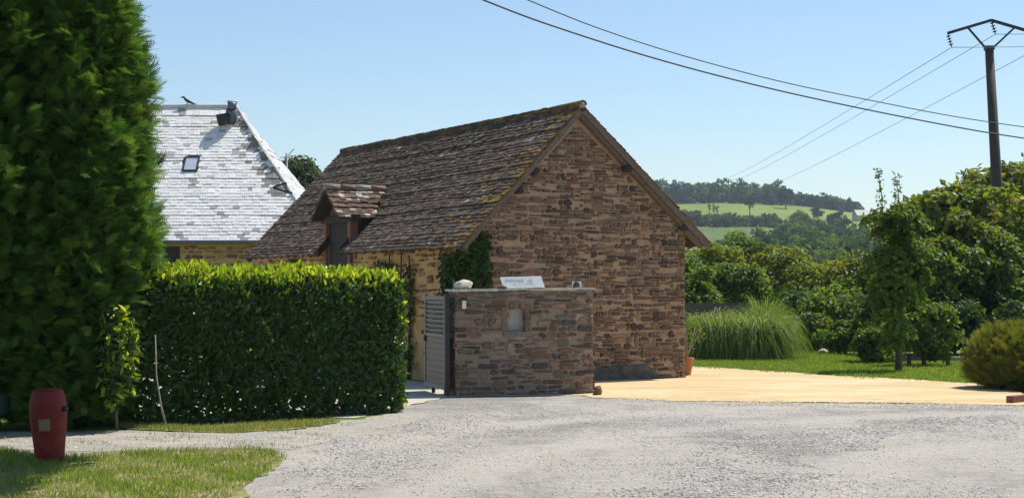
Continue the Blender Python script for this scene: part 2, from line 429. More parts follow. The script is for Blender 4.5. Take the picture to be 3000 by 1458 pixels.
g2 = lambda px, py: tuple(G(px, py)[:2])
road_poly = [(-30, 3), (30, 3), (30, 23.4), g2(3000,1189), g2(2700,1184), g2(2300,1181), g2(2000,1174), g2(1745,1165), (1.2, 25.0), (-1.0, 24.7), g2(1190,1190), g2(1060,1228), g2(900,1240), g2(420,1258), (-5.5, 18.6), (-30, 18.6)]
sheet('road', rough_poly(road_poly, .3, .05), .006, M['road'])
drive_poly = [g2(1190,1189), (-1.0, 24.8), (1.2, 25.1), (1.2, 27), (-1, 27.6), (-7, 38), (-16, 46), (-16, 30), (-4.5, 21.5), g2(1040,1226)]
sheet('driveway', rough_poly(drive_poly, .3, .04), .010, M['dust'])
yard_poly = [(1.25, 25.15), g2(1745,1166), g2(2000,1174.5), g2(2300,1181.5), g2(2700,1184.5), g2(3000,1189.5), (12, 22.5), (13, 24.5), g2(3000,1158), g2(2930,1138), g2(2860,1125), g2(2600,1110), g2(2400,1098), g2(2200,1085), g2(2010,1072), (3.9, 37), (2.4, 33), (0, 29.5), (.3, 26)]
sheet('sandy_yard', rough_poly(rough_poly(yard_poly, .8, .14), .12, .05), .014, M['sand'])
path_poly = [(-30, 16.3), g2(0,1312), g2(300,1328), g2(560,1318), g2(720,1312), g2(860,1318), g2(980,1290), g2(900,1262), g2(700,1268), g2(420,1266), g2(250,1272), g2(0,1272), (-30, 18.4)]
sheet('path', rough_poly(path_poly, .25, .05), .010, M['path'])
turf_poly = [(-30, 16.25), g2(-20,1316), g2(150,1340), g2(300,1334), g2(560,1322), g2(720,1316), g2(800,1328), g2(838,1346), g2(800,1372), g2(740,1410), g2(660,1470), g2(560,1600), (-3, 8), (-30, 8)]
sheet('verge', rough_poly(turf_poly, .2, .05), .014, M['turf'])
verge2_poly = [g2(330,1250), g2(420,1262), g2(560,1268), g2(700,1270), g2(900,1256), g2(1000,1236), g2(860,1240), g2(600,1256)]
sheet('verge', rough_poly(verge2_poly, .2, .04), .018, M['turf'])
# lower crop field on the far hillside, draped on the slope
fx = np.linspace(.085, .165, 24); fy = np.linspace(480, 612, 20)
FX = fx[None, :]*fy[:, None]; FY = np.repeat(fy[:, None], 24, 1)
fi = np.arange(19)[:, None]*24 + np.arange(23)[None, :]
tag(obj('field', np.stack([FX, FY, terrain(FX, FY)+.35], 2).reshape(-1, 3), np.stack([fi, fi+1, fi+25, fi+24], 2).reshape(-1, 4), M['crop']), kind='structure')

# ------------------------------------------------------------------ rubble masonry
def clip_half(poly, nx, ny, d):            # keep nx*x+ny*y <= d
    out = []; m = len(poly)
    for i in range(m):
        a = poly[i]; b = poly[(i+1) % m]
        da = nx*a[0] + ny*a[1] - d; db = nx*b[0] + ny*b[1] - d
        if da <= 0: out.append(a)
        if (da < 0 < db) or (db < 0 < da):
            t = da/(da - db); out.append((a[0] + (b[0]-a[0])*t, a[1] + (b[1]-a[1])*t))
    return out
def area(p): return .5*abs(sum(p[i][0]*p[(i+1) % len(p)][1] - p[(i+1) % len(p)][0]*p[i][1] for i in range(len(p))))
def rubble(outline, rng, h=(.055, .13), w=(.13, .42), gap=.022, holes=(), big=.07):
    """coursed rubble that fills a convex outline (u, z): wavy courses of flat stones, some thin pairs, some taller blocks"""
    xs = [p[0] for p in outline]; zs = [p[1] for p in outline]; x0, x1 = min(xs), max(xs)
    lines = []; z = min(zs) - .02
    while z < max(zs) + .25:
        lines.append((z, rng.uniform(.006, .024), rng.uniform(1.5, 4), rng.uniform(0, 6), rng.uniform(.003, .009), rng.uniform(6, 13), rng.uniform(0, 6))); z += rng.uniform(*h)
    lz = lambda k, x: lines[k][0] + lines[k][1]*sin(x*lines[k][2] + lines[k][3]) + lines[k][4]*sin(x*lines[k][5] + lines[k][6])
    m = len(outline); cx = sum(xs)/m; cz = sum(zs)/m; halves = []
    for k in range(m):
        a, b = outline[k], outline[(k+1) % m]; ex, ey = b[0]-a[0], b[1]-a[1]; l = math.hypot(ex, ey)
        nx, ny = ey/l, -ex/l; d = nx*a[0] + ny*a[1]
        if nx*cx + ny*cz > d: nx, ny, d = -nx, -ny, -d
        halves.append((nx, ny, d - .004))
    cells = []; taken = {}
    def emit(a, b, lo, hi):
        g = gap*rng.uniform(.5, 1.35)/2; a += g; b -= g; mid = (a+b)/2 + rng.normal()*(b-a)*.1
        pa = lo(a) + g; pb = lo(b) + g; ta = hi(a) - g; tb = hi(b) - g; hh = min(ta - pa, tb - pb)
        if b - a < .045 or hh < .016: return
        if rng.random() < .35:                      # a shorter stone, bedded in more mortar
            s = hh*rng.uniform(.05, .3)
            if rng.random() < .5: ta -= s; tb -= s*rng.uniform(.2, 1.6)
            else: pa += s; pb += s*rng.uniform(.2, 1.6)
            hh = min(ta - pa, tb - pb)
            if hh < .014: return
        c = lambda: min(hh*.5, (b-a)*.3)*rng.uniform(.25, 1.0)
        sl = rng.normal()*min(.03, hh*.3); sr = rng.normal()*min(.03, hh*.3); j = lambda: rng.normal()*min(.006, hh*.08)
        poly = [(a + c(), pa + j()), (mid, (pa+pb)/2 + j()), (b - c(), pb + j()), (b + sr*.5, pb + hh*.32), (b - sr*.5, tb - hh*.32),
                (b - c(), tb + j()), (mid + rng.normal()*(b-a)*.08, (ta+tb)/2 + j()), (a + c(), ta + j()), (a - sl*.5, ta - hh*.32), (a + sl*.5, pa + hh*.32)]
        for nx, ny, d in halves:
            if len(poly) >= 3: poly = clip_half(poly, nx, ny, d)
        if len(poly) < 3 or area(poly) < .0012: return
        ccx = sum(q[0] for q in poly)/len(poly); ccz = sum(q[1] for q in poly)/len(poly)
        if any(hx0 < ccx < hx1 and hz0 < ccz < hz1 for hx0, hz0, hx1, hz1 in holes): return
        cells.append(poly)
    for k in range(len(lines) - 2):
        x = x0 - rng.uniform(0, .2)
        while x < x1:
            blk = [t for t in taken.get(k, []) if t[0] < x + .04 and t[1] > x + .01]
            if blk: x = blk[0][1]; continue
            ww = (w[0] + (w[1] - w[0])*rng.random()**1.6)*(1.5 if rng.random() < .08 else 1)
            nxt = [t[0] for t in taken.get(k, []) if t[0] > x]
            if nxt: ww = min(ww, min(nxt) - x)
            r = rng.random(); hk = lines[k+1][0] - lines[k][0]
            if r < big and not nxt:
                ww = rng.uniform(w[0]*1.1, w[1]*.62); emit(x, x + ww, lambda q: lz(k, q), lambda q: lz(k+2, q)); taken.setdefault(k+1, []).append((x, x + ww))
            elif r < big + .26 and hk > .06:
                f = rng.uniform(.38, .62); sp = lambda q: lz(k, q)*(1-f) + lz(k+1, q)*f
                emit(x, x + ww, lambda q: lz(k, q), sp)
                cut = x + ww*rng.uniform(.3, .7) if rng.random() < .5 and ww > .2 else None
                if cut: emit(x, cut, sp, lambda q: lz(k+1, q)); emit(cut, x + ww, sp, lambda q: lz(k+1, q))
                else: emit(x, x + ww, sp, lambda q: lz(k+1, q))
            else: emit(x, x + ww, lambda q: lz(k, q), lambda q: lz(k+1, q))
            x += ww
    return cells
def stone_mesh(poly, O, eu, ez, en, rng):
    cx = sum(a[0] for a in poly)/len(poly); cz = sum(a[1] for a in poly)/len(poly)
    hgt = rng.uniform(.008, .045); ti = rng.normal()*.02; tj = rng.normal()*.03
    V = []; n = len(poly)
    sz = math.sqrt(area(poly)); ins = 1 - min(.35, .012/sz*2)
    for s, hh in ((1, -.02), (1, hgt*.55), (ins, hgt)):
        for a in poly:
            du, dz = a[0]-cx, a[1]-cz
            V.append(O + eu*(cx + du*s) + ez*(cz + dz*s) + en*(hh + (du*ti*8*.3 + dz*tj*8*.3 + rng.normal()*.002)*(hh > 0)))
    Fc = [(i, (i+1) % n, (i+1) % n + n, i + n) for i in range(n)] + [(i+n, (i+1) % n + n, (i+1) % n + 2*n, i + 2*n) for i in range(n)] + [tuple(range(2*n, 3*n))]
    return V, Fc
def lay_stones(cells, O, eu, ez, en, pal, parent, rng, limit=300, var=.3, mat='stone'):
    cells = sorted(cells, key=lambda p: -area(p)); rest = MB(); rc = []
    for k, p in enumerate(cells):
        V, Fc = stone_mesh(p, O, eu, ez, en, rng); c = pick_cols(1, pal, var, rng)
        if k < limit: obj('stone', V, Fc, M[mat], parent, np.repeat(c, len(V), 0))
        else: rest.add(V, Fc); rc.append(np.repeat(c, len(V), 0))
    if rc: tag(obj('small_stones', rest.v, rest.f, M[mat], parent, np.concatenate(rc)), kind='stuff')
STONE_RED = [(.19,.108,.076),(.16,.093,.068),(.215,.13,.088),(.11,.074,.06),(.24,.16,.108),(.165,.122,.096),(.19,.115,.084),(.092,.066,.058)]
STONE_GREY = [(.25,.165,.12),(.20,.135,.105),(.29,.20,.145),(.15,.11,.092),(.25,.14,.10),(.22,.175,.14),(.27,.17,.125),(.125,.092,.08)]
STONE_GOLD = [(.30,.19,.10),(.36,.24,.13),(.24,.15,.085),(.20,.12,.07)]

# ------------------------------------------------------------------ tiles and slates
def tile_field(O, eb, es, en, blen, alen, w, expo, ln, th, keep, colour, sag, rng, jit=1.0):
    out = []; row = 0; a = -.05
    tilt = th/expo*.85
    while a < alen - ln*.55:
        b = -rng.uniform(0, w) if row % 2 else -rng.uniform(0, w)*.5
        b = (-w*.5 if row % 2 else 0) + rng.normal()*.012
        rowz = rng.normal()*.005*jit; rs = rng.normal()*.006*jit
        while b < blen + .01:
            ww = w*rng.uniform(.93, 1.04); bb0 = max(b, 0); bb1 = min(b + ww - .004, blen)
            bc = (bb0 + bb1)/2; b += ww
            if bb1 - bb0 < .05 or not keep(bc, a + expo*.5): continue
            slip = -abs(rng.normal())*.03 if rng.random() < .03 else rng.normal()*.006*jit
            lift = th*1.2 + sag(bc, a) + rowz + abs(rng.normal())*.0035*jit
            R = Matrix((eb, es, en)).transposed().to_4x4()
            T = Matrix.Translation(O + eb*bc + es*(a + slip + rs) + en*lift)
            Rl = Matrix.Rotation(rng.normal()*.022*jit, 4, 'Z') @ Matrix.Rotation(-tilt + rng.normal()*.012*jit, 4, 'X') @ Matrix.Rotation(rng.normal()*.014*jit, 4, 'Y')
            S = Matrix.Diagonal(((bb1-bb0), ln, th*rng.uniform(.85, 1.3), 1))
            out.append((T @ R @ Rl @ S, colour(bc, a, rng), bc, a))
        a += expo*rng.uniform(.97, 1.03); row += 1
    return out
TV = np.array([(-.5,0,0),(.5,0,0),(.5,1,0),(-.5,1,0),(-.47,.02,1),(.47,.02,1),(.5,1,1),(-.5,1,1)], float)
TF = np.array([(3,2,1,0),(4,5,6,7),(0,1,5,4),(1,2,6,5),(2,3,7,6),(3,0,4,7)])
def lay_tiles(tiles, name, stuffname, mat, parent, limit, key=None):
    tiles = sorted(tiles, key=key or (lambda t: (t[0].translation - Vector((0,0,CAMZ))).length))
    cache = {}
    for Mx, c, b, a in tiles[:limit]:
        kc = tuple(np.round(c, 2))
        if kc not in cache: cache[kc] = make_mesh(name, TV, TF, mat, np.tile(c, (8, 1)))
        o = link(bpy.data.objects.new(name, cache[kc]), parent); o.matrix_basis = Mx
    rest = tiles[limit:]
    if rest:
        V = np.concatenate([TV @ np.array(Mx.to_3x3()).T + np.array(Mx.translation) for Mx, *_ in rest])
        Fc = (np.arange(len(rest))[:, None, None]*8 + TF[None]).reshape(-1, 4)
        tag(obj(stuffname, V, Fc, mat, parent, np.concatenate([np.tile(c, (8, 1)) for _, c, *_ in rest])), kind='stuff')

# ------------------------------------------------------------------ the barn
EU = Vector((-.5, .866, 0)).normalized(); EV = Vector((.866, .5, 0)).normalized(); EZ = Vector((0, 0, 1))
BC = Vector((-.775, 27.8, 0)); BL, BW = 10.8, 4.81
VR, ZR, ZEL, ZER, OL, OR = 2.31, 5.26, 2.55, 2.655, .28, .543
SL = (ZR - ZEL)/(VR + OL); SR = (ZR - ZER)/(BW + OR - VR)
bp = lambda u, v, z: BC + EU*u + EV*v + EZ*z
barn = empty('stone_barn', BC); tag(barn, 'rubble stone barn with a mossy clay tile roof and a small dormer', 'barn')
rb = np.random.default_rng(21)
DU, DHW, DZ0, DZ1 = 5.83, .78, 3.29, 3.92        # dormer: centre along the wall, half width, eave and ridge height
DOOR = (5.28, 6.42)
zl = lambda v: ZEL + (v + OL)*SL - .16
zr = lambda v: ZR - (v - VR)*SR - .16
# masonry bodies
w1 = MB(); T = .45
gab = lambda u: [bp(u, 0, -.1), bp(u, BW, -.1), bp(u, BW, zr(BW)), bp(u, VR, zl(VR)), bp(u, 0, zl(0))]
P = gab(0) + gab(T)
w1.add(P, [(4,3,2,1,0),(5,6,7,8,9)] + [(i, (i+1) % 5, (i+1) % 5 + 5, i+5) for i in range(5)])
gable = w1.build('gable_wall', M['mortar_barn'], barn)
w2 = MB(); P = gab(BL - T) + gab(BL)
w2.add(P, [(4,3,2,1,0),(5,6,7,8,9)] + [(i, (i+1) % 5, (i+1) % 5 + 5, i+5) for i in range(5)])
w2.build('rear_gable_wall', M['mortar_barn'], barn)
w3 = MB()
for u0, u1 in ((T, DOOR[0]), (DOOR[1], BL - T)):
    w3.box(BC, EU, EV, EZ, (u0, .002, -.1), (u1, T, zl(.002) - .02))
side = w3.build('side_wall', M['mortar_orange'], barn)
w4 = MB(); w4.box(BC, EU, EV, EZ, (T, BW - T, -.1), (BL - T, BW - .002, zr(BW) - .02)); w4.build('rear_side_wall', M['mortar_barn'], barn)
# stones of the gable and of the visible side walls
cells = rubble([(0, 0), (BW, 0), (BW, zr(BW) - .12), (VR + .02, zl(VR) - .24), (0, zl(0) - .06)], rb, (.036, .100), (.07, .34), .020, big=.13)
lay_stones(cells, BC, EV, EZ, -EU, STONE_RED, gable, rb, 290)
cells = rubble([(T, 1.2), (DOOR[0] - .16, 1.2), (DOOR[0] - .16, zl(0) - .05), (T, zl(0) - .05)], rb, (.06, .13), (.12, .34), .05)
cells += rubble([(DOOR[1] + .16, 1.2), (BL, 1.2), (BL, zl(0) - .05), (DOOR[1] + .16, zl(0) - .05)], rb, (.06, .13), (.12, .34), .05)
lay_stones(cells, BC, EU, EZ, -EV, STONE_GOLD + STONE_RED[:2], side, rb, 170)
cells = rubble([(0, .0), (BL, .0), (BL, zr(BW)-.05), (0, zr(BW)-.05)], rb, (.09, .16), (.2, .5), .03)
lay_stones(cells, bp(0, BW, 0), EU, EZ, EV, STONE_RED, w4 and [c for c in bpy.data.objects if c.name == 'rear_side_wall'][0], rb, 0)
# roof deck
UO = -.20
def sagl(b, a): return -.035*sin(pi*min(1, max(0, b/11.2)))*sin(pi*min(1, a/3.7)) + .010*float(vnoise(b*.9, a*1.1, 1)) + .007*float(vnoise(b*2.7, a*2.3, 4))
deck = MB()
esl = (EV*(VR + OL) + EZ*(ZR - ZEL)); LL = esl.length; esl.normalize(); enl = -(EU.cross(esl)); enl = enl if enl.z > 0 else -enl
esr = (-EV*(BW + OR - VR) + EZ*(ZR - ZER)); LR = esr.length; esr.normalize(); enr = EU.cross(esr); enr = enr if enr.z > 0 else -enr
RB = BL - 2*UO                                     # roof length along the ridge
OLv = bp(UO, -OL, ZEL) - enl*.06; ORv = bp(UO, BW + OR, ZER) - enr*.06
c0, c1 = DU - .66 - UO, DU + .66 - UO              # roof cut for the dormer
ca = (DZ1 - ZEL)/(ZR - ZEL)*LL
deck.box(OLv, EU, esl, enl, (0.03, 0.02, -.05), (c0, LL, 0)); deck.box(OLv, EU, esl, enl, (c1, 0.02, -.05), (RB - .03, LL, 0))
deck.box(OLv, EU, esl, enl, (c0, ca - .12, -.05), (c1, LL, 0))
deck.box(ORv, EU, esr, enr, (0.03, 0.02, -.05), (RB - .03, LR, 0))
roof = deck.build('roof', M['darkwood'], barn)
PT = [(.095,.073,.058),(.12,.09,.07),(.14,.107,.083),(.14,.096,.072),(.165,.135,.108),(.105,.08,.064),(.185,.155,.126),(.13,.085,.064)]
def tcol(b, a, rng):
    moss = math.exp(-b/.55) + .55*math.exp(-(LL - a)/.14)*math.exp(-b/5)
    if rng.random() < moss*.75: return [(.24,.15,.045),(.30,.19,.055),(.19,.12,.045),(.17,.10,.07)][rng.integers(4)]
    if rng.random() < .006: return (.38,.35,.31)
    if rng.random() < .04: return (.18,.105,.08)
    return PT[rng.integers(len(PT))]
def keepl(b, a):
    u = b + UO
    if abs(u - DU) < .70 and a < ca:
        z = ZEL + a/LL*(ZR - ZEL)
        return z > DZ0 + .12 and abs(u - DU) > (DZ1 - z)/(DZ1 - DZ0)*DHW*.92
    return True
tl = tile_field(OLv, EU, esl, enl, RB, LL - .02, .155, .094, .19, .022, keepl, tcol, sagl, rb, 1.15)
lay_tiles(tl, 'tile', 'tiles', M['tile'], roof, 170, key=lambda t: (t[2] + .25*t[3]))
def tcolr(b, a, rng): return [(.24,.075,.045),(.20,.07,.045),(.17,.08,.055),(.28,.10,.06),(.13,.07,.055)][rng.integers(5)]
tr = tile_field(ORv, EU, esr, enr, RB, LR - .02, .175, .098, .20, .017, lambda b, a: True, tcolr, lambda b, a: .01*float(vnoise(b, a, 2)), rb, 1.1)
lay_tiles(tr, 'tile', 'tiles', M['tile'], roof, 38, key=lambda t: t[2])
# ridge tiles
k = 0; u = UO
while u < BL - UO - .05:
    l = .36; zz = ZR - .045 + sagl(u - UO, LL/2)*.3 + rb.normal()*.005; rr = .085 + rb.normal()*.006
    V = []; 
    for uu, r in ((u - .015, rr), (u + l, rr*.9)):
        for j in range(7):
            th = radians(-20 + 220*j/6); V.append(bp(uu, VR + r*cos(th)*1.05, zz + r*sin(th)*.8))
    for uu, r in ((u - .015, rr - .02), (u + l, rr*.9 - .02)):
        for j in range(7):
            th = radians(-20 + 220*j/6); V.append(bp(uu, VR + r*cos(th)*1.05, zz + r*sin(th)*.8))
    Fc = [(j, j+1, j+8, j+7) for j in range(6)] + [(j+15, j+14, j+21, j+22) for j in range(6)] + [(j+1, j, j+14, j+15) for j in range(6)] + [(j+7, j+8, j+22, j+21) for j in range(6)]
    c = [(.10,.08,.055),(.085,.07,.055),(.13,.10,.05),(.11,.075,.06),(.19,.14,.05)][rb.integers(5)]
    obj('ridge_tile', V, Fc, M['tile'], roof, np.tile(c, (len(V), 1))); u += l
MB().tube([bp(UO + RB*i/12 - .004 + .02*(i == 12)*-1, VR, ZR - .055 + sagl(RB*i/12, LL/2)*.3) for i in range(13)], .068, 10).build('ridge_mortar', M['mortar_barn'], roof, True)
# barge boards, verge soffits, purlin ends
for O_, es_, en_, L_, nm in ((OLv, esl, enl, LL, 0), (ORv, esr, enr, LR, 1)):
    MB().box(O_, EU, es_, en_, (.0, 0, -.105 if nm else -.085), (.028, L_ - .02, .004)).build('barge_board', M['oldwood'], roof)
    if nm: MB().box(O_, EU, es_, en_, (.05, .1, -.16), (.19, L_ - .1, -.055)).build('verge_rafter', M['oldwood'], roof)
    MB().box(O_, EU, es_, en_, (RB - .03, 0, -.17), (RB, L_ - .02, -.003)).build('barge_board', M['oldwood'], roof)
for v, dz in ((1.30, -.03), (.97, -.04), (3.38, -.03), (4.72, .02)):
    z = (zl(v) if v < VR else zr(v)) - .10 + dz
    MB().tube([bp(-.19, v, z), bp(.3, v, z)], .075, 10).build('purlin', M['darkwood'], barn, True)
# eave rafters along the side wall
for kx in range(26):
    u = .1 + kx*.42
    if DU - .62 < u < DU + .62: continue
    MB().box(bp(u, -OL, ZEL) - enl*.11, EU, esl, enl, (0, .06, -.09), (.07, .7, -.003)).build('rafter', M['oldwood'], barn)
# the dormer
dor = MB()
for uu in (DOOR[0] - .14, DOOR[1]):
    dor.box(BC, EU, EV, EZ, (uu, -.06, .0), (uu + .14, .12, DZ0 + .03))
dormer = dor.build('dormer', M['redwood'], barn)
MB().box(BC, EU, EV, EZ, (DOOR[0] - .25, -.075, DZ0 - .13), (DOOR[1] + .25, .13, DZ0 + .02)).build('lintel', M['darkwood'], dormer)
MB().box(BC, EU, EV, EZ, (DOOR[0] + .001, .03, .05), (DOOR[1] - .001, .07, DZ0 - .131)).build('door', M['darkwood'], dormer)
for i in range(7):
    MB().box(BC, EU, EV, EZ, (DOOR[0] + .02 + i*.16, .008, .05), (DOOR[0] + .16 + i*.16, .028, 2.25)).build('door_plank', M['redwood'] if i < 2 else M['darkwood'], dormer)
for s in (-1, 1):
    uu = DU + s*.585
    vc = (DZ0 - ZEL)/SL - OL
    V = [bp(uu, -.25, ZEL - .12), bp(uu, vc + .12, ZEL + (vc + .12 + OL)*SL - .14), bp(uu, vc + .08, DZ0 + .0), bp(uu, vc, DZ0 + .01), bp(uu, .02, DZ0 + .01), bp(uu, .02, ZEL + .3*SL + .06), bp(uu, -.25, ZEL + .07)]
    V += [p + EU*s*.03 for p in V]
    n = 7
    obj('cheek', V, [tuple(range(n)), tuple(range(2*n-1, n-1, -1))] + [(i, (i+1) % n, (i+1) % n + n, i+n) for i in range(n)], M['darkwood'], dormer)
    # tympanum half
V = [bp(DOOR[0] - .2, .0, DZ0), bp(DOOR[1] + .2, .0, DZ0), bp(DU, .0, DZ1 - .08)]; V += [p + EV*.04 for p in V]
obj('tympanum', V, [(2,1,0),(3,4,5),(0,1,4,3),(1,2,5,4),(2,0,3,5)], M['redwood'], dormer)
vback = (DZ1 - ZEL)/SL - OL; vb0 = (DZ0 - ZEL)/SL - OL
for s in (-1, 1):
    es_ = (-EU*s*DHW + EZ*(DZ1 - DZ0)); LD = es_.length; es_.normalize()
    en_ = EV.cross(es_); en_ = en_ if en_.z > 0 else -en_
    O_ = bp(DU + s*DHW, -.36, DZ0) - en_*.05
    def keepd(b, a, LD=LD): return b - .36 < vb0 + (vback - vb0)*min(1, max(0, a/LD)) + .02
    def dcol(b, a, rng):
        if rng.random() < .16: return [(.46,.43,.39),(.38,.35,.31),(.42,.37,.31)][rng.integers(3)]
        return [(.15,.095,.07),(.125,.085,.065),(.18,.112,.08),(.105,.075,.06),(.15,.11,.085)][rng.integers(5)]
    V = [O_ + EV*.02, O_ + EV*(vb0 + .30), O_ + es_*LD + EV*(vback + .30), O_ + es_*LD + EV*.02]
    V += [p - en_*.035 for p in V]
    dd = obj('dormer_roof', V, [(0,1,2,3),(7,6,5,4),(0,4,5,1),(1,5,6,2),(2,6,7,3),(3,7,4,0)], M['darkwood'], dormer)
    td = tile_field(O_, EV, es_, en_, vback + .36, LD - .02, .14, .088, .17, .018, keepd, dcol, lambda b, a: .006*float(vnoise(b*2, a*3)), rb, 1.3)
    lay_tiles(td, 'tile', 'tiles', M['tile'], dormer, 90 if s < 0 else 0)
for i in range(4):
    v = -.36 + i*.36; l = min(.37, vback + .04 - v)
    if l > .08: MB().tube([bp(DU, v, DZ1 + .0), bp(DU, v + l, DZ1 + .0)], [.075, .07], 8).build('ridge_tile', M['tile'], dormer, True, [(.30,.25,.21),(.22,.14,.10),(.34,.30,.26),(.25,.15,.11)][i])

# ------------------------------------------------------------------ the pale-roofed house
HB = Vector((0, 48, 0)); HZE, HZR, HRUN = 3.28, 8.0, 4.5
HX1, HXR, HX0 = -5.95, -9.45, -17.0               # hip corner, ridge end, left end
house = empty('slate_house', (-10, 48.2, 0)); tag(house, 'house with a pale slate hipped roof, sun glare painted in, behind the tall conifer', 'house')
X, Y = Vector((1,0,0)), Vector((0,1,0)); rh = np.random.default_rng(5)
hw = MB().box(HB, X, Y, EZ, (HX0 + .3, .3, -.1), (HX1 - .3, 8.7, HZE - .02)).build('wall', M['mortar_orange'], house)
cells = rubble([(HX0 + .35, 1.4), (HX1 - .35, 1.4), (HX1 - .35, HZE - .14), (HX0 + .35, HZE - .14)], rh, (.09, .17), (.18, .45), .05, holes=[(-11.1, 2.2, -10.35, 3.2)])
lay_stones(sorted(cells, key=lambda p: abs(p[0][0] + 8.5))[:260], HB + Y*.3, X, EZ, -Y, STONE_GOLD, hw, rh, 150)
MB().box(HB, X, Y, EZ, (-11.0, .24, 2.25), (-10.45, .34, 3.1)).build('window', M['darkwood'], house)
hd = MB()
E = [Vector((HX0, 48, HZE)), Vector((HX1, 48, HZE)), Vector((HX1, 57, HZE)), Vector((HX0, 57, HZE)), Vector((HX0 + .02, 52.5, HZR)), Vector((HXR, 52.5, HZR))]
hd.add([p - EZ*.07 for p in E], [(0,1,5,4),(1,2,5),(2,3,4,5),(3,0,4),(3,2,1,0)])
hroof = hd.build('roof', M['darkwood'], house)
eh = (Y*HRUN + EZ*(HZR - HZE)); LH = eh.length; eh.normalize(); nh = X.cross(eh)
PS = [(.80,.77,.72),(.84,.81,.76),(.74,.71,.67),(.86,.83,.78),(.77,.735,.69)]  # sun glare painted in: slates whitened beyond their own pale tone
SKY = (-10.55, 3.2)                                # skylight: x and distance up the slope
def hkeep(b, a):
    x = HX0 + b; edge = HX1 + (HXR - HX1)*a/LH
    return x < edge - .02 and not (abs(x - SKY[0]) < .26 and abs(a - SKY[1] - .35) < .42)
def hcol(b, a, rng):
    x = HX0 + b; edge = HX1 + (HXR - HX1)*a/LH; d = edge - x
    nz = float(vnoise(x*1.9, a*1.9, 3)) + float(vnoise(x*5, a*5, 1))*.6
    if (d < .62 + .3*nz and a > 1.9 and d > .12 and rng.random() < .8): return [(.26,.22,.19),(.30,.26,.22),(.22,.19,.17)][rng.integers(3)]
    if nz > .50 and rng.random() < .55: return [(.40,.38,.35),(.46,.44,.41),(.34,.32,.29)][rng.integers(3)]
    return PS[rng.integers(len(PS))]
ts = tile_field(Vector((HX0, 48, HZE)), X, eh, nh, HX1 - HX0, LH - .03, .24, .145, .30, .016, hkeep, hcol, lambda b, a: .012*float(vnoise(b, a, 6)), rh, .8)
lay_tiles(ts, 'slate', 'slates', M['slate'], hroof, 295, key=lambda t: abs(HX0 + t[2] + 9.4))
# hip end slates, ridge and hip cappings, gutter
e2 = (Vector((HXR - HX1, 0, HZR - HZE))); L2 = e2.length; e2.normalize(); n2 = e2.cross(Y); n2 = n2 if n2.z > 0 else -n2
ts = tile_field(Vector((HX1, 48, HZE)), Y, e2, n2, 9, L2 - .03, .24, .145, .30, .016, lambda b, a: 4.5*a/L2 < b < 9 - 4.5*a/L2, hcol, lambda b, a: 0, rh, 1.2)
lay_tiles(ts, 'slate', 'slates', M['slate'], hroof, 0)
MB().tube([E[4] + EZ*.03, E[5] + EZ*.03], .07, 8).build('ridge_cap', M['white_dull'], hroof)
MB().tube([E[1] + EZ*.03, E[5] + EZ*.03], .055, 8).build('hip_cap', M['white_dull'], hroof)
MB().tube([Vector((HX0, 47.95, HZE - .04)), Vector((HX1, 47.95, HZE - .04))], .06, 8).build('gutter', M['zinc'], house)
so = Vector((SKY[0], 48, HZE)) + eh*SKY[1]
sk = MB()
for a, b in (((-.25, 0, 0), (-.20, .72, .075)), ((.20, 0, 0), (.25, .72, .075)), ((-.20, 0, 0), (.20, .05, .075)), ((-.20, .67, 0), (.20, .72, .075))): sk.box(so, X, eh, nh, a, b)
skl = sk.build('skylight', M['black'], house)
MB().box(so, X, eh, nh, (-.20, .05, .01), (.20, .67, .05)).build('pane', M['glass'], skl)
fo = at(676, 350, 51.75)
fl = MB().tube([fo + Vector((-.02, .35, -.15)), fo + Vector((0, .1, .1)), fo + Vector((.03, .0, .34))], .19, 12).build('flue', M['zinc'], house, True)
MB().tube([fo + Vector((.03, 0, .34)), fo + Vector((.05, 0, .58))], [.15, .15], 12).build('flue_cowl', M['zinc'], house, True)
MB().tube([fo + Vector((-.05, -.05, .05)), fo + Vector((-.42, -.15, -.05))], [.18, .2], 12).build('flue_branch', M['black'], house, True)
MB().tube([fo + Vector((-.12, 0, .60)), fo + Vector((.22, 0, .60))], .045, 8).build('flue_cap', M['white_dull'], house, True)

# ------------------------------------------------------------------ the gateway wall
WA = Vector((-.92, 25.0, 0)); wa = radians(14); WX = Vector((cos(wa), sin(wa), 0)); WY = Vector((-sin(wa), cos(wa), 0)); WL, WT, WH = 2.33, .55, 1.70
rw = np.random.default_rng(33)
gw = empty('gateway_wall', WA + WX*WL/2 + WY*WT/2); tag(gw, 'short grey-brown rubble wall with a small niche, carrying the white sign', 'wall')
nx0, nx1, nz0, nz1 = .86, 1.19, 1.05, 1.46          # niche
wb = MB()
for a, b in (((0, 0, -.1), (nx0, WT, WH)), ((nx1, 0, -.1), (WL, WT, WH + .02)), ((nx0, 0, -.1), (nx1, WT, nz0)), ((nx0, 0, nz1), (nx1, WT, WH)), ((nx0, .13, nz0), (nx1, WT, nz1))):
    wb.box(WA, WX, WY, EZ, a, b)
core = wb.build('masonry', M['mortar_wall'], gw)
cells = rubble([(0, 0), (WL, 0), (WL, WH - .01), (0, WH - .01)], rw, (.055, .125), (.10, .40), .028, holes=[(nx0 - .1, nz0 - .08, nx1 + .1, nz1 + .1)], big=.13)
lay_stones(cells, WA, WX, EZ, -WY, STONE_GREY + STONE_RED[:3], core, rw, 300, .3, 'stone_limed')
cells = rubble([(0, 0), (WT, 0), (WT, WH - .01), (0, WH - .01)], rw, (.08, .17), (.14, .3), .03)
lay_stones(cells, WA, WY, EZ, -WX, STONE_GREY + STONE_GOLD[2:], core, rw, 300)
cells = rubble([(0, 0), (WT, 0), (WT, WH - .01), (0, WH - .01)], rw, (.08, .17), (.14, .3), .03)
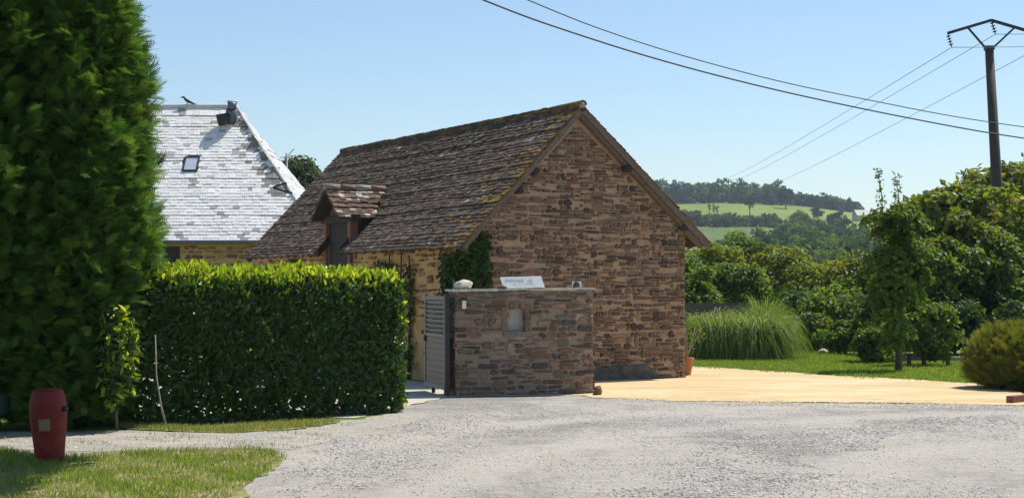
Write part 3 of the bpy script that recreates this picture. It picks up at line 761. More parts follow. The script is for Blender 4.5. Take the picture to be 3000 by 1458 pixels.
lay_stones(cells, WA + WX*WL, WY, EZ, WX, STONE_RED, core, rw, 300)
cells = rubble([(0, 0), (WL, 0), (WL, WH - .01), (0, WH - .01)], rw, (.08, .17), (.2, .5), .03)
lay_stones(cells, WA + WY*WT, WX, EZ, WY, STONE_GREY, core, rw, 0)
MB().box(WA, WX, WY, EZ, (nx0 + .002, .118, nz0), (nx1 - .002, .1295, nz1)).build('niche_back', M['render_pale'], gw)
def block(a, b, col, name='niche_stone', jit=.012):
    V = [WA + WX*(x + rw.normal()*jit) + WY*y + EZ*(z + rw.normal()*jit) for z in (a[2], b[2]) for x, y in ((a[0],a[1]),(b[0],a[1]),(b[0],b[1]),(a[0],b[1]))]
    obj(name, V, [(3,2,1,0),(4,5,6,7),(0,1,5,4),(1,2,6,5),(2,3,7,6),(3,0,4,7)], M['stone'], gw, np.tile(col, (8, 1)))
for z0, z1 in ((nz0, nz0 + .2), (nz0 + .21, nz1)):
    block((nx0 - .09, -.02, z0), (nx0 + .025, .1, z1), (.24,.16,.11)); block((nx1 - .025, -.02, z0), (nx1 + .08, .1, z1), (.20,.13,.09))
for k in range(5):
    t = (k - 2)/2; x = (nx0 + nx1)/2 + t*.19
    block((x - .045, -.022, nz1 - .03 - .035*t*t), (x + .047, .1, nz1 + .075 - .05*t*t), [(.26,.17,.11),(.20,.13,.095),(.23,.16,.12)][k % 3])
block((nx0 - .06, -.035, nz0 - .09), (nx1 + .06, .12, nz0 - .005), (.20,.185,.165), 'niche_sill')
x = -.06
while x < WL + .02:
    l = rw.uniform(.28, .55); l = min(l, WL + .06 - x); zt = WH + .02 + .03*x/WL
    V = [WA + WX*(xx + rw.normal()*.008) + WY*(yy + rw.normal()*.012) + EZ*(z + rw.normal()*.005) for z in (zt - .02, zt + .014) for xx, yy in ((x, -.035), (x+l-.012, -.035), (x+l-.012, WT+.04), (x, WT+.04))]
    obj('coping_slab', V, [(3,2,1,0),(4,5,6,7),(0,1,5,4),(1,2,6,5),(2,3,7,6),(3,0,4,7)], M['palestone'], gw); x += l
# dark grey strip along the foot of the gable, with a ragged top
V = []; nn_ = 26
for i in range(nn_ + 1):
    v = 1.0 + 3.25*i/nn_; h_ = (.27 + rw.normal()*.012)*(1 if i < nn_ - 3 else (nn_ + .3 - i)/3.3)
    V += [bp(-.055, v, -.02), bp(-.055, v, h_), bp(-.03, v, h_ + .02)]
obj('base_strip', V, [(3*i, 3*i+3, 3*i+4, 3*i+1) for i in range(nn_)] + [(3*i+1, 3*i+4, 3*i+5, 3*i+2) for i in range(nn_)], m_plain('dark_grey_render', (.11,.10,.095), .9, .5, 7, bmp=.8), barn)
CT = WH + .042
wp = lambda x, y, z: WA + WX*x + WY*y + EZ*z
def rock(name, c, R, mat, rng, n=2, cols=None):
    import bmesh
    bm = bmesh.new(); bmesh.ops.create_icosphere(bm, subdivisions=n, radius=1)
    s = rng.uniform(0, 9)
    for v in bm.verts:
        d = v.co.normalized(); f = 1 + .22*float(vnoise(d.x*1.6 + d.z, d.y*1.6 - d.z, s)) + rng.normal()*.03
        v.co = Vector((d.x*R[0], d.y*R[1], d.z*R[2]))*f + Vector(c)
    me = bpy.data.meshes.new(name); bm.to_mesh(me); bm.free(); me.materials.append(mat)
    return link(bpy.data.objects.new(name, me))
tag(rock('boulder', wp(.17, .2, CT + .062), (.155, .13, .085), M['palestone'], rw), 'rounded white boulder on the left end of the gateway wall', 'boulder')
tag(rock('wedge_stone', wp(.79, .02, CT + .02), (.085, .06, .04), M['stone'] and M['bark'], rw), 'small dark stone wedged against the foot of the white sign', 'stone')
tag(rock('foot_stone', Vector(G(1747, 1158)) + Vector((.02, .0, .07)), (.075, .075, .10), M['redwood'], rw), 'reddish stone on the ground at the wall corner beside the sandy yard', 'stone')
# metal stake beside the boulder
tag(MB().tube([wp(.0, .15, CT - .01), wp(.0, .15, CT + .15)], .012, 6).build('metal_stake', M['metalgrey']), 'thin grey metal stub upright beside the white boulder', 'stake')
# the sign: a white panel leaning back on the coping
sg = empty('sign_board', wp(1.16, .1, CT)); tag(sg, 'white sign panel leaning back on top of the gateway wall', 'sign')
lean = radians(24); SX = WX; SU = (EZ*cos(lean) + WY*sin(lean)); SN = SU.cross(SX); SN = SN if SN.dot(WY) < 0 else -SN
SX2 = (SX + SU*.03).normalized()
s0 = wp(.82, .05, CT + .004)
MB().box(s0, SX2, SU - SX*.22, SN, (0, 0, 0), (.70, .20, .014)).build('panel', M['whitepaint'], sg)
cu = bpy.data.curves.new('lettering', 'FONT'); cu.body = 'DOMAINE   DE'; cu.size = .066; cu.extrude = .0008; cu.space_character = 1.1
cu.materials.append(M['ink']); to = link(bpy.data.objects.new('lettering', cu))
Rm = Matrix((SX2, SU, SN)).transposed().to_4x4(); to.parent = sg
to.matrix_parent_inverse = Matrix.Translation(-sg.location); to_mb = Matrix.Translation(s0 + SX2*.035 + SU*.118 + SN*.0155) @ Rm
bpy.context.view_layer.update()
tme = bpy.data.meshes.new_from_object(to.evaluated_get(bpy.context.evaluated_depsgraph_get())); bpy.data.objects.remove(to)
to = link(bpy.data.objects.new('lettering', tme), sg); to.matrix_basis = to_mb
if not tme.materials: tme.materials.append(M['ink'])
M['fadedink'] = m_plain('faded_paint', (.66, .66, .67), .6, .08, 30)
for x, w, h in ((.19, .014, .05), (.225, .012, .05), (.24, .03, .01), (.30, .014, .05), (.315, .03, .01), (.38, .012, .04), (.41, .012, .04), (.44, .012, .04), (.47, .012, .05), (.50, .014, .05), (.53, .014, .05), (.545, .03, .01)):
    MB().box(s0 + SN*.0155 - SX*.03, SX2, SU, SN, (x, .04, 0), (x + w, .04 + h, .001)).build('faded_letter', M['fadedink'], sg)
# small white spotlight on the right end
sp = empty('spotlight', wp(2.1, .12, CT)); tag(sp, 'small white spotlight with dark glass on the right end of the wall', 'spotlight')
MB().box(wp(2.1, .12, CT), WX, WY, EZ, (-.06, .0, .03), (.07, .09, .12)).build('housing', M['whitepaint'], sp)
MB().tube([wp(2.08, .12, CT + .065), wp(2.07, .07, CT + .055)], [.05, .062], 12).build('lens', M['darkglass'], sp, True)
MB().bar(wp(2.1, .15, CT), wp(2.1, .15, CT + .05), .03).build('bracket', M['black'], sp)
# wall intercom
ic = empty('wall_lamp', wp(.13, -.03, 1.42)); tag(ic, 'small white wall lamp with a dark hood on the gateway wall', 'lamp')
MB().box(wp(.13, 0, 1.42), WX, WY, EZ, (-.03, -.07, 0), (.035, -.02, .13)).build('housing', M['whitepaint'], ic)
MB().box(wp(.13, 0, 1.42), WX, WY, EZ, (-.042, -.085, .13), (.047, -.02, .165)).build('hood', M['black'], ic)

# ------------------------------------------------------------------ the gate
g0 = Vector((-1.06, 24.95, 0)); g1 = Vector((-1.47, 26.25, 0)); gx = (g1 - g0); GLn = gx.length; gx.normalize(); gy = Vector((-gx.y, gx.x, 0))
gate = empty('metal_gate', g0.lerp(g1, .5)); tag(gate, 'open grey metal gate leaf with louvres, beside the gateway wall', 'gate')
MB().box(g0, gx, gy, EZ, (-.05, -.035, 0), (.04, .035, 1.66)).build('gate_post', M['black'], gate)
for x0, x1, z0, z1 in ((.05, .11, .10, 1.62), (GLn - .06, GLn, .06, 1.66)):
    MB().box(g0, gx, gy, EZ, (x0, -.028, z0), (x1, .028, z1)).build('stile', M['metalgrey'], gate)
for z0, z1 in ((.10, .17), (.95, 1.0), (1.56, 1.62)):
    MB().box(g0, gx, gy, EZ, (.112, -.025, z0), (GLn - .062, .025, z1)).build('rail', M['metalgrey'], gate)
for i in range(8): MB().box(g0, gx, gy, EZ, (.112, -.012, .172 + i*.097), (GLn - .062, .012, .172 + i*.097 + .091)).build('slat', M['taupe'], gate)
for i in range(7):
    z = 1.01 + i*.078
    V = [g0 + gx*x + gy*y + EZ*(z + dz) for x in (.115, GLn - .065) for y, dz in ((-.022, 0), (.022, .055), (.022, .067), (-.022, .012))]
    obj('slat', V, [(0,1,5,4),(1,2,6,5),(2,3,7,6),(3,0,4,7),(3,2,1,0),(4,5,6,7)], M['metalgrey'], gate)
MB().tube([g0 + gx*(GLn*.62) - gy*.02 + EZ*.05, g0 + gx*(GLn*.62) + gy*.02 + EZ*.05], .05, 12).build('wheel', M['rubber'], gate, True)
MB().box(g0, gx, gy, EZ, (GLn - .09, -.05, .86), (GLn - .03, .05, .96)).build('latch', M['black'], gate)
# ------------------------------------------------------------------ laurel hedge
rl = np.random.default_rng(11)
HA = np.array([-4.62, 19.25, 0]); HBt = np.array([-1.50, 21.62, 0]); hd_ = (HBt - HA); HLn = np.linalg.norm(hd_); hd_ /= HLn; hb_ = np.array([-hd_[1], hd_[0], 0])
def hedge_pts(n, which, inset=0.0):
    T, Hh = 1.15, 1.98; r = .22
    if which == 'front': s, t, z = rl.uniform(0, HLn, n), np.zeros(n), Hh*rl.uniform(.0, 1, n)**.9; nn = np.tile(-hb_, (n, 1))
    elif which == 'back': s, t, z = rl.uniform(0, HLn, n), np.full(n, T), rl.uniform(.02, Hh, n); nn = np.tile(hb_, (n, 1))
    elif which == 'top': s, t, z = rl.uniform(0, HLn, n), rl.uniform(0, T, n), np.full(n, Hh); nn = np.tile([0, 0, 1.], (n, 1))
    elif which == 'end': s, t, z = np.full(n, HLn), rl.uniform(0, T, n), rl.uniform(.02, Hh, n); nn = np.tile(hd_, (n, 1))
    else: s, t, z = rl.uniform(.05, HLn - .1, n), rl.uniform(.12, T - .12, n), rl.uniform(.05, Hh - .12, n); nn = rl.normal(0, 1, (n, 3))
    # rounded shoulders
    dz = np.clip((z - (Hh - r))/r, 0, 1); df = np.clip((r - t)/r, 0, 1); db = np.clip((t - (T - r))/r, 0, 1); de = np.clip((s - (HLn - r))/r, 0, 1)
    nz = .05*vnoise(s*2.1, z*2.4, 2) + .03*vnoise(s*6, z*5 + t*5, 5)
    z2 = z - .10*(df*dz + db*dz) - .08*de*dz + .02*vnoise(s*4, t*4)*(which == 'top')
    t2 = t + .09*df*dz - .09*db*dz + .07*df*de; s2 = s - .07*de*dz - .06*de*df
    bulge = (1 - (z/Hh - .55)**2*1.2)*.07
    P = HA + hd_*s2[:, None] + hb_*(t2)[:, None] + np.array([0, 0, 1.])*z2[:, None]
    nn2 = unit(nn + np.array([0, 0, 1.])*(dz*.9)[:, None] - hb_*(df*dz*.7)[:, None])
    return P + nn2*(nz + bulge*(which in ('front', 'end')) - inset)[:, None], nn2, z
LA = [(.040,.088,.018),(.052,.11,.02),(.034,.076,.018),(.07,.13,.024)]
YO = [(.31,.41,.035),(.37,.46,.04),(.25,.36,.032),(.42,.48,.055)]
parts = []
for wch, n in (('front', 8200), ('back', 1800), ('top', 4200), ('end', 2600), ('in', 5200)):
    P, nn, z = hedge_pts(n, wch)
    P = P - nn*rl.uniform(0, .10, (n, 1))
    c = pick_cols(n, LA, .25, rl)
    young = (z > 1.98 - .30*rl.random(n)**1.2) & (rl.random(n) < .85) if wch != 'in' else np.zeros(n, bool)
    if wch == 'end': young |= rl.random(n) < .30
    c[young] = pick_cols(int(young.sum()), YO, .2, rl)
    ax = nn*.55 + np.array([0, 0, .25])
    up = rl.normal(0, 1, (n, 3))*[1, 1, .25]; ys_ = young & (rl.random(n) < .75)
    nn = np.where(ys_[:, None], unit(up), nn); ax = np.where(ys_[:, None], np.array([0, 0, 1.0]), ax)
    parts.append(leaves(P, nn, .115, .052, c, -.0, .16, True, .6, rl, ax))
hv, hf, hc = join(*parts)
hedge = empty('laurel_hedge', Vector((HA + HBt)/2)); tag(hedge, 'clipped glossy laurel hedge with bright young leaves along its top', 'hedge')
obj('foliage', hv, hf, M['laurel'], hedge, hc)
for k in range(11):
    b = HA + hd_*(.15 + k*.34 + rl.normal()*.1) + hb_*rl.uniform(.3, .8); p = Vector(b)
    MB().tube([p, p + Vector((rl.normal()*.06, rl.normal()*.06, .5)), p + Vector((rl.normal()*.15, rl.normal()*.15, 1.3))], [.022, .018, .008], 6).build('stem', M['bark'], hedge, True)

# young laurel at the foot of the conifers
n = 900; q = unit(rl.normal(0, 1, (n, 3))); Pb = np.array([-4.80, 18.72, .92]) + q*np.array([.24, .24, .62])*rl.uniform(.5, 1, (n, 1))
c = pick_cols(n, LA + YO[:2] + [(.12,.20,.03)], .25, rl)
lb = empty('laurel_shrub', (-4.80, 18.72, 0)); tag(lb, 'sunlit young laurel growing at the right foot of the tall conifer', 'shrub')
V, Fc, C = leaves(Pb, q, .125, .052, c, .35, .16, True, .6, rl, q*.6)
obj('foliage', V, Fc, M['laurel'], lb, C)
MB().tube([(-4.80, 18.72, 0), (-4.83, 18.75, .5), (-4.78, 18.7, 1.3)], [.02, .016, .006], 6).build('stem', M['bark'], lb, True)

# ------------------------------------------------------------------ conifers
def sprays(P, D, Up, L, W, cols, rng, k=6, wd=.2):
    """flat feathery sprays: a thin rachis with k pairs of tapering side shoots"""
    n = len(P); D = unit(D); S = unit(np.cross(D, Up)); L = L*rng.uniform(.6, 1.3, n)[:, None]
    rows, Fs = [], []; b = 0
    rows += [P - S*.006, P + S*.006, P + D*L]; Fs.append([0, 1, 2]); b = 3
    for i in range(k):
        t = .15 + .78*i/k
        for sg in (-1, 1):
            o = P + D*L*t - Up*L*.10*t*t; l = L*W*(1 - .62*t)
            tip = o + (D*.72 + S*sg*.75)*l + Up*rng.normal(0, .08, (n, 1))*l
            w_ = D*l*wd
            rows += [o - w_*.3, o + w_, tip]; Fs.append([b, b+1, b+2]); b += 3
    V = np.stack(rows, 1).reshape(-1, 3); i0 = np.arange(n)[:, None]*b
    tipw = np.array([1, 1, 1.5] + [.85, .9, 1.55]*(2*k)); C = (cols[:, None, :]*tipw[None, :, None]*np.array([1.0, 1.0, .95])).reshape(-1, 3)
    return V, np.concatenate([i0 + [f] for f in Fs], 0), C
def conifer(name, label, base, prof, n, seed, pal, L=.235, lean=.34):
    rng = np.random.default_rng(seed); base = np.array(base, float)
    zs = np.array([p[0] for p in prof]); rs = np.array([p[1] for p in prof])
    zz = np.linspace(zs[0], zs[-1], 400); w = np.interp(zz, zs, rs) + .05; cdf = np.cumsum(w)/w.sum()
    z = np.interp(rng.random(n), cdf, zz); a = rng.uniform(0, 2*pi, n)
    # sprays gathered on lumpy boughs
    lump = vnoise(a*3.2 + base[0], z*2.1, seed) + .7*vnoise(a*7.5, z*4.8, seed + 2)
    r = np.interp(z, zs, rs)*(1 + .20*lump + .10*np.maximum(0, rng.normal(0, 1, n) - 1.2)) - rng.uniform(0, 1, n)**2*.34 + .06
    out = np.stack([np.cos(a), np.sin(a), np.zeros(n)], 1)
    P = base + out*np.maximum(r, .02)[:, None] + np.array([0, 0, 1.])*z[:, None]
    D = out + np.array([0, 0, 1.])*(lean + rng.normal(0, .35, n))[:, None] + rng.normal(0, .35, (n, 3))
    Up = unit(np.array([0, 0, 1.]) - out*.2 + rng.normal(0, .55, (n, 3)))
    D = unit(D); Up = unit(Up - D*np.sum(Up*D, 1, keepdims=True))
    c = pick_cols(n, pal, .25, rng)
    root = empty(name, Vector(base)); tag(root, label, 'tree')
    V, Fc, C = sprays(P, D, Up, L, .52, c, rng, 7, .21)
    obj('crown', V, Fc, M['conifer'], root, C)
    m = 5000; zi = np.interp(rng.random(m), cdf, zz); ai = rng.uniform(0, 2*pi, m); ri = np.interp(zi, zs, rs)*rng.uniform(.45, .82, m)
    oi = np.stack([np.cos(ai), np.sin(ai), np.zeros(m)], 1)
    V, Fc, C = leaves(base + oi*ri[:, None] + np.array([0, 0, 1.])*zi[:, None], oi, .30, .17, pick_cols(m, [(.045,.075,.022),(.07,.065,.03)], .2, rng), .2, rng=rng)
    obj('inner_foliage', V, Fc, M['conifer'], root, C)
    H = zs[-1]; mb = MB(); b = Vector(base)
    mb.tube([b + Vector((0,0,-.1)), b + Vector((.03,0,H*.5)), b + Vector((0,0,H*.97))], [.16, .10, .02], 8)
    for k in range(24):
        zk = .4 + k*H*.036; ang = k*2.4; rk = float(np.interp(zk, zs, rs))*.75
        s = b + Vector((0, 0, zk)); mb.tube([s, s + Vector((cos(ang)*rk, sin(ang)*rk, rk*.35))], [.03, .008], 5)
    mb.build('trunk', M['bark'], root, True)
    return root
CY = [(.085,.17,.032),(.115,.205,.036),(.062,.135,.028),(.16,.24,.042),(.072,.15,.042)]
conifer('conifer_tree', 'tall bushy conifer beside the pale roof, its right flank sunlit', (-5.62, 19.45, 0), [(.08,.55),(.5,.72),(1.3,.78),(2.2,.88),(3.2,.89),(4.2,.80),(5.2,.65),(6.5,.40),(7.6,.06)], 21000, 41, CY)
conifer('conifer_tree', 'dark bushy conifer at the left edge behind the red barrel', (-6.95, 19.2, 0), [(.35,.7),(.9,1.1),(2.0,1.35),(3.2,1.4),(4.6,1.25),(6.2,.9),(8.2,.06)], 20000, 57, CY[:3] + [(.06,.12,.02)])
# a broadleaf tree whose crown overhangs the grass corner from the left
ro = np.random.default_rng(77); ov = empty('overhanging_tree', (-9.3, 14.2, 0)); tag(ov, 'broadleaf tree whose dark foliage overhangs the upper left corner', 'tree')
a1, CC1 = crown_mesh((-4.0, 16.8, 8.0), (3.7, 2.6, 1.5), 165, 150, .75, .32, PAL['dark'], ro, .2, .6)
a2, CC2 = crown_mesh((-5.35, 15.7, 4.95), (.42, .5, .42), 10, 70, .22, .13, PAL['dark'], ro, .2, .6)
V, Fc, C = join(a1, a2); obj('crown', V, Fc, M['leaf'], ov, C)
tb = trunk_mb((-9.3, 14.2, -.1), (-5.6, 15.9, 8.2), .24, [CC1[i] for i in range(10)], ro); tb.tube([(-7.6, 14.9, 6.2), (-6.2, 15.5, 6.2), (-5.35, 15.7, 5.1)], [.07, .04, .012], 6)
tb.build('trunk', M['bark'], ov, True)

# ------------------------------------------------------------------ ivy and climbers on the barn
ri = np.random.default_rng(3)
def climber(label, patches, stems, base):
    root = empty('ivy', base); tag(root, label, 'ivy')
    Ps, Ns = [], []
    for (face, a0, a1, z0, z1, n) in patches:
        a = ri.uniform(a0, a1, n); z = ri.uniform(z0, z1, n)
        k = (vnoise(a*5, z*4, a0) + ri.normal(0, .35, n)) > -.35; edge = np.minimum.reduce([(a-a0), (a1-a), (z1-z)]); k &= edge > ri.uniform(-.02, .14, n)
        a, z = a[k], z[k]; m = len(a); d = ri.uniform(.02, .16, m)
        if face == 'side': Pp = np.array([bp(x, -y, w) for x, y, w in zip(a, d, z)]); nn = np.tile(np.array(-EV), (m, 1))
        else: Pp = np.array([bp(-y, x, w) for x, y, w in zip(a, d, z)]); nn = np.tile(np.array(-EU), (m, 1))
        Ps.append(Pp); Ns.append(nn)
    Pp = np.concatenate(Ps); nn = np.concatenate(Ns)
    V, Fc, C = leaves(Pp, nn + [0, 0, .3], .10, .085, pick_cols(len(Pp), [(.04,.085,.016),(.055,.11,.02),(.075,.13,.02),(.03,.07,.015)], .25, ri), .6, .1, True, .45, ri)
    obj('foliage', V, Fc, M['leaf'], root, C)
    for s in stems: MB().tube(s, [.035, .028, .015], 6).build('stem', M['bark'], root, True)
climber('dark ivy wrapped over the barn corner behind the metal gate', [('side', -.1, .95, .05, 2.42, 2600), ('gable', -.1, .42, 1.7, 2.75, 900), ('side', .9, 1.5, .0, 1.6, 500)],
        [[bp(.3, -.04, 0), bp(.35, -.05, 1.1), bp(.2, -.04, 2.2)], [bp(.7, -.04, 0), bp(.6, -.05, .9), bp(.75, -.04, 1.8)]], bp(.4, -.06, 0))
climber('thin brown climber on the barn wall right of the dormer', [('side', 2.1, 2.5, .2, 2.2, 260), ('side', 2.9, 3.8, 1.4, 2.35, 420)],
        [[bp(3.1, -.04, 0), bp(3.15, -.06, 1.1), bp(3.25, -.05, 2.45)], [bp(2.7, -.04, 0), bp(2.75, -.06, 1.1), bp(2.7, -.05, 2.45)], [bp(2.4, -.04, 0), bp(2.3, -.06, 1.1), bp(2.35, -.05, 2.4)]], bp(2.9, -.06, 0))
climber('dark leafy climber on the barn wall left of the dormer', [('side', 7.9, 8.75, .3, 2.46, 900)], [[bp(8.3, -.04, 0), bp(8.35, -.06, 1.2), bp(8.3, -.05, 2.3)]], bp(8.3, -.06, 0))

# ------------------------------------------------------------------ barrel, trailer, stakes, pot
bl = empty('barrel', (-4.58, 15.25, 0)); tag(bl, 'dull red plastic barrel standing on the grass before the conifers', 'barrel')
tl_ = Matrix.Rotation(radians(-2.5), 3, 'Y'); bc_ = (-4.57, 15.25, .0)
prof = [(.12,0),(.136,.01),(.146,.12),(.163,.28),(.179,.44),(.183,.52),(.180,.58),(.171,.64),(.158,.69),(.150,.715),(.144,.725),(.12,.728)]
m_red, nt, b_ = newmat('faded_red_plastic')
cc = ramp(nt, noise(nt, 7, 6, .7), [(.3, (.135,.012,.010)), (.5, (.18,.019,.016)), (.7, (.21,.05,.038))]); nt.links.new(cc, b_.inputs['Base Color']); b_.inputs['Roughness'].default_value = .6; b_.inputs['Specular IOR Level'].default_value = .25
bump(nt, b_, noise(nt, 30, 3), .25, .01)
MB().lathe(prof, 32, bc_, tl_).build('body', m_red, bl, True)
MB().lathe([(.10,.7285),(.125,.729),(.122,.738),(.05,.740)], 24, bc_, tl_).build('lid', m_red, bl, True)
MB().tube([(-4.42, 15.19, .545), (-4.385, 15.175, .545)], [.028, .022], 10).build('bung', M['black'], bl, True)
Vl = []
for i in range(6):
    th = radians(-106 + i*7.5)
    for z in (.335, .45): 
        r_ = float(np.interp(z, [p[1] for p in prof], [p[0] for p in prof])) + .003
        Vl.append(tl_ @ Vector((r_*cos(th), r_*sin(th), z)) + Vector(bc_))
obj('label', Vl, [(2*i, 2*i+2, 2*i+3, 2*i+1) for i in range(5)], m_plain('faded_label', (.20,.14,.10), .7, .3, 25), bl)
tr_ = empty('trailer', (-7.0, 18.5, 0)); tag(tr_, 'low dark green trailer half hidden under the conifer at left', 'trailer')
MB().box((-7.0, 18.3, 0), X, Y, EZ, (-.9, 0, .20), (.86, .9, .23)).build('floor', M['black'], tr_)
for a, b in (((-.9, 0, .231), (.86, .03, .47)), ((.83, .032, .231), (.86, .9, .47)), ((-.9, .87, .231), (.828, .9, .47))): MB().box((-7.0, 18.3, 0), X, Y, EZ, a, b).build('side_panel', M['mossgreen'], tr_)
for a in (-.9, -.03, .80): MB().box((-7.0, 18.3, 0), X, Y, EZ, (a, -.03, .21), (a + .05, -.001, .48)).build('rib', M['mossgreen'], tr_)
for x in (-.6, .78):
    wh = MB().tube([(-7.0 + x, 18.4, .10), (-7.0 + x, 18.48, .10)], .10, 16).build('wheel', M['rubber'], tr_, True)
    MB().tube([(-7.0 + x, 18.385, .10), (-7.0 + x, 18.40, .10)], .055, 12).build('hub', M['white_dull'], wh, True)
MB().box((-7.0, 18.3, 0), X, Y, EZ, (.58, -.02, .05), (.66, .04, .199)).build('prop_leg', M['white_dull'], tr_)
for nm, lab, pts in (('wooden_stake', 'pale thin stake leaning against the left end of the laurel hedge', [(490,1256),(472,1190),(458,1100),(455,980)]), ('wooden_stake', 'darker thin stake standing just left of the pale leaning stake', [(447,1246),(438,1180),(430,1100),(426,1010)])):
    b0 = G(*pts[0]); D0 = b0.y
    MB().tube([at(px, py, D0 + .02*i) for i, (px, py) in enumerate(pts)], [.014, .012, .010, .007], 6).build(nm, M['stem'] if 'pale thin' in lab else M['bark'], None, True)
    tag(bpy.context.scene.objects[-1] if False else [o for o in COL.objects if o.name.startswith(nm)][-1], lab, 'stake')
pc = bp(.75, BW + .56, 0)
pt = empty('plant_pot', pc); tag(pt, 'terracotta pot standing round the right corner of the barn', 'pot')
MB().lathe([(.10,0),(.12,.02),(.165,.30),(.185,.31),(.185,.36),(.16,.365),(.15,.32)], 20, pc).build('vessel', M['terracotta'], pt, True)
ps = empty('potted_shrub', pc + Vector((0,0,.33))); tag(ps, 'bare twisted shrub growing in the terracotta pot', 'shrub')
for k in range(6):
    a = k*1.05; d = Vector((cos(a), sin(a), 0)); s = pc + Vector((0,0,.30))
    MB().tube([s, s + d*.05 + Vector((.06,0,.22)), s + d*.16 + Vector((.10,0,.48)), s + d*.22 + Vector((.12,0,.66))], [.014,.011,.008,.004], 5).build('stem', M['stem'], ps, True)
Pp = np.array(pc) + np.array([.14,0,.85]) + ri.normal(0, 1, (160, 3))*[.14,.14,.17]
V, Fc, C = leaves(Pp, ri.normal(0, 1, (160, 3)), .07, .03, pick_cols(160, PAL['mid'], .2, ri), rng=ri); obj('foliage', V, Fc, M['leaf'], ps, C)

# ------------------------------------------------------------------ ornamental grasses, bushes, rail
rg = np.random.default_rng(9)
def tussock(label, centres, h, per, pal, w=.03, arch=(.62, 1.35)):
    c0 = np.mean([c[:2] for c in centres], 0); root = empty('ornamental_grass', (c0[0], c0[1], 0)); tag(root, label, 'ornamental grass')
    Ps, Ds, Hs = [], [], []
    for cx, cy, r, hh in centres:
        a = rg.uniform(0, 2*pi, per); rr = r*np.sqrt(rg.random(per))*.5
        Ps.append(np.stack([cx + rr*np.cos(a), cy + rr*np.sin(a), np.zeros(per)], 1)); Ds.append(np.stack([np.cos(a + rg.normal(0,.3,per)), np.sin(a), np.zeros(per)], 1)); Hs.append(np.full(per, hh))
    Pp = np.concatenate(Ps); Pp[:, 2] = terrain(Pp[:, 0], Pp[:, 1]); n = len(Pp)
    V, Fc, C = blades(Pp, np.concatenate(Hs), w, pick_cols(n, pal, .25, rg), .62, 6, rg, 1.0, np.concatenate(Ds), arch)
    obj('foliage', V, Fc, M['grass'], root, C)
OG = [(.17,.26,.05),(.22,.31,.06),(.13,.21,.04),(.28,.34,.09)]
tussock('long arching mound of ornamental grass along the lawn beside the barn', [(4.85 + k*.25, 38.9 + .25*sin(k*2.1), .55, 1.85 + .15*sin(k*1.7)) for k in range(8)], 1.4, 850, OG + [(.34,.34,.14)], .030, (.44, 1.42))
tussock('taller peaked clump of ornamental grass behind the arching mound', [(6.75, 41.0, .35, 2.2), (6.9, 40.6, .35, 1.85), (6.6, 40.7, .35, 1.85)], 2, 600, OG + [(.30,.32,.10)], .028, (.30, 1.15))
def spiky_bush(label, lobes, seed, pal):
    rng = np.random.default_rng(seed); base = lobes[0][0]; root = empty('evergreen_bush', (base[0], base[1], 0)); tag(root, label, 'bush')
    out = []
    for (c, R, n) in lobes:
        q = unit(rng.normal(0, 1, (n, 3))); q[:, 2] = np.abs(q[:, 2])*np.where(rng.random(n) < .62, 1, -.75)
        lump = 1 + .12*vnoise(q[:, 0]*4, q[:, 2]*4 + q[:, 1]*3, seed)
        Pq = np.array(c) + q*np.array(R)*(lump*rng.uniform(.62, .95, n)**.6)[:, None]
        Pq[:, 2] = np.maximum(Pq[:, 2], .05)
        D = q*.75 + [0, 0, .60] + rng.normal(0, .32, (n, 3)); D = unit(D); U = unit(rng.normal(0, 1, (n, 3))); U = unit(U - D*np.sum(U*D, 1, keepdims=True))
        out.append(sprays(Pq, D, U, .25, .42, pick_cols(n, pal, .3, rng), rng, 6, .24))
    V, Fc, C = join(*out); obj('foliage', V, Fc, M['conifer'], root, C)
    for k in range(6):
        a = k; MB().tube([(base[0] + .1*cos(a), base[1] + .1*sin(a), 0), (base[0] + .5*cos(a), base[1] + .5*sin(a), .7)], [.03, .01], 5).build('stem', M['bark'], root, True)
YW = [(.14,.16,.028),(.18,.185,.032),(.10,.125,.025),(.22,.205,.04)]
spiky_bush('spiky olive-green evergreen bush at the right edge of the sandy yard', [((8.95, 27.0, .46), (.86, .8, .58), 4600), ((9.8, 26.5, .42), (.85, .75, .52), 3800), ((9.1, 26.5, .26), (.78, .55, .36), 2400), ((8.75, 26.9, .25), (.72, .65, .32), 2000)], 15, YW)
# low log rail beyond the lawn
rf = empty('log_rail', (10.0, 35.2, 0)); tag(rf, 'low pale log rail on short posts at the back of the lawn', 'rail fence')
MB().tube([(8.9, 35.4, .16), (9.9, 35.2, .17), (10.9, 35.0, .18)], .045, 8).build('rail', M['stem'], rf, True)
for x in (9.1, 9.95, 10.8): MB().tube([(x, 35.3 - (x-9)*.2, -.05), (x, 35.3 - (x-9)*.2, .24)], .05, 8).build('post', M['bark'], rf, True)
tag(rock('lawn_stone', at(2410, 1030, 42.5), (.14, .1, .09), M['palestone'], rg), 'small pale stone lying on the lawn crest', 'stone')
# plank and slab at the lower right edge
tag(MB().bar((7.55, 23.35, .06), (9.3, 25.0, .07), .12, .11).build('timber_edging', M['redwood']), 'brown timber edging at the right corner of the sandy yard', 'edging')
fb = empty('plank_screen', (5.6, 46.0, tz(5.6, 46))); tag(fb, 'grey horizontal plank screen behind the ornamental grasses', 'screen')
for k in range(6): MB().box((5.6, 46.0, tz(5.6, 46)), X, Y, EZ, (-1.3, -.02, .05 + k*.24), (1.9, .01, .27 + k*.24)).build('plank', M['oldwood'], fb)
for x in (-1.25, .3, 1.8): MB().box((5.6, 46.0, tz(5.6, 46)), X, Y, EZ, (x, .012, -.1), (x + .1, .1, 1.5)).build('post', M['oldwood'], fb)

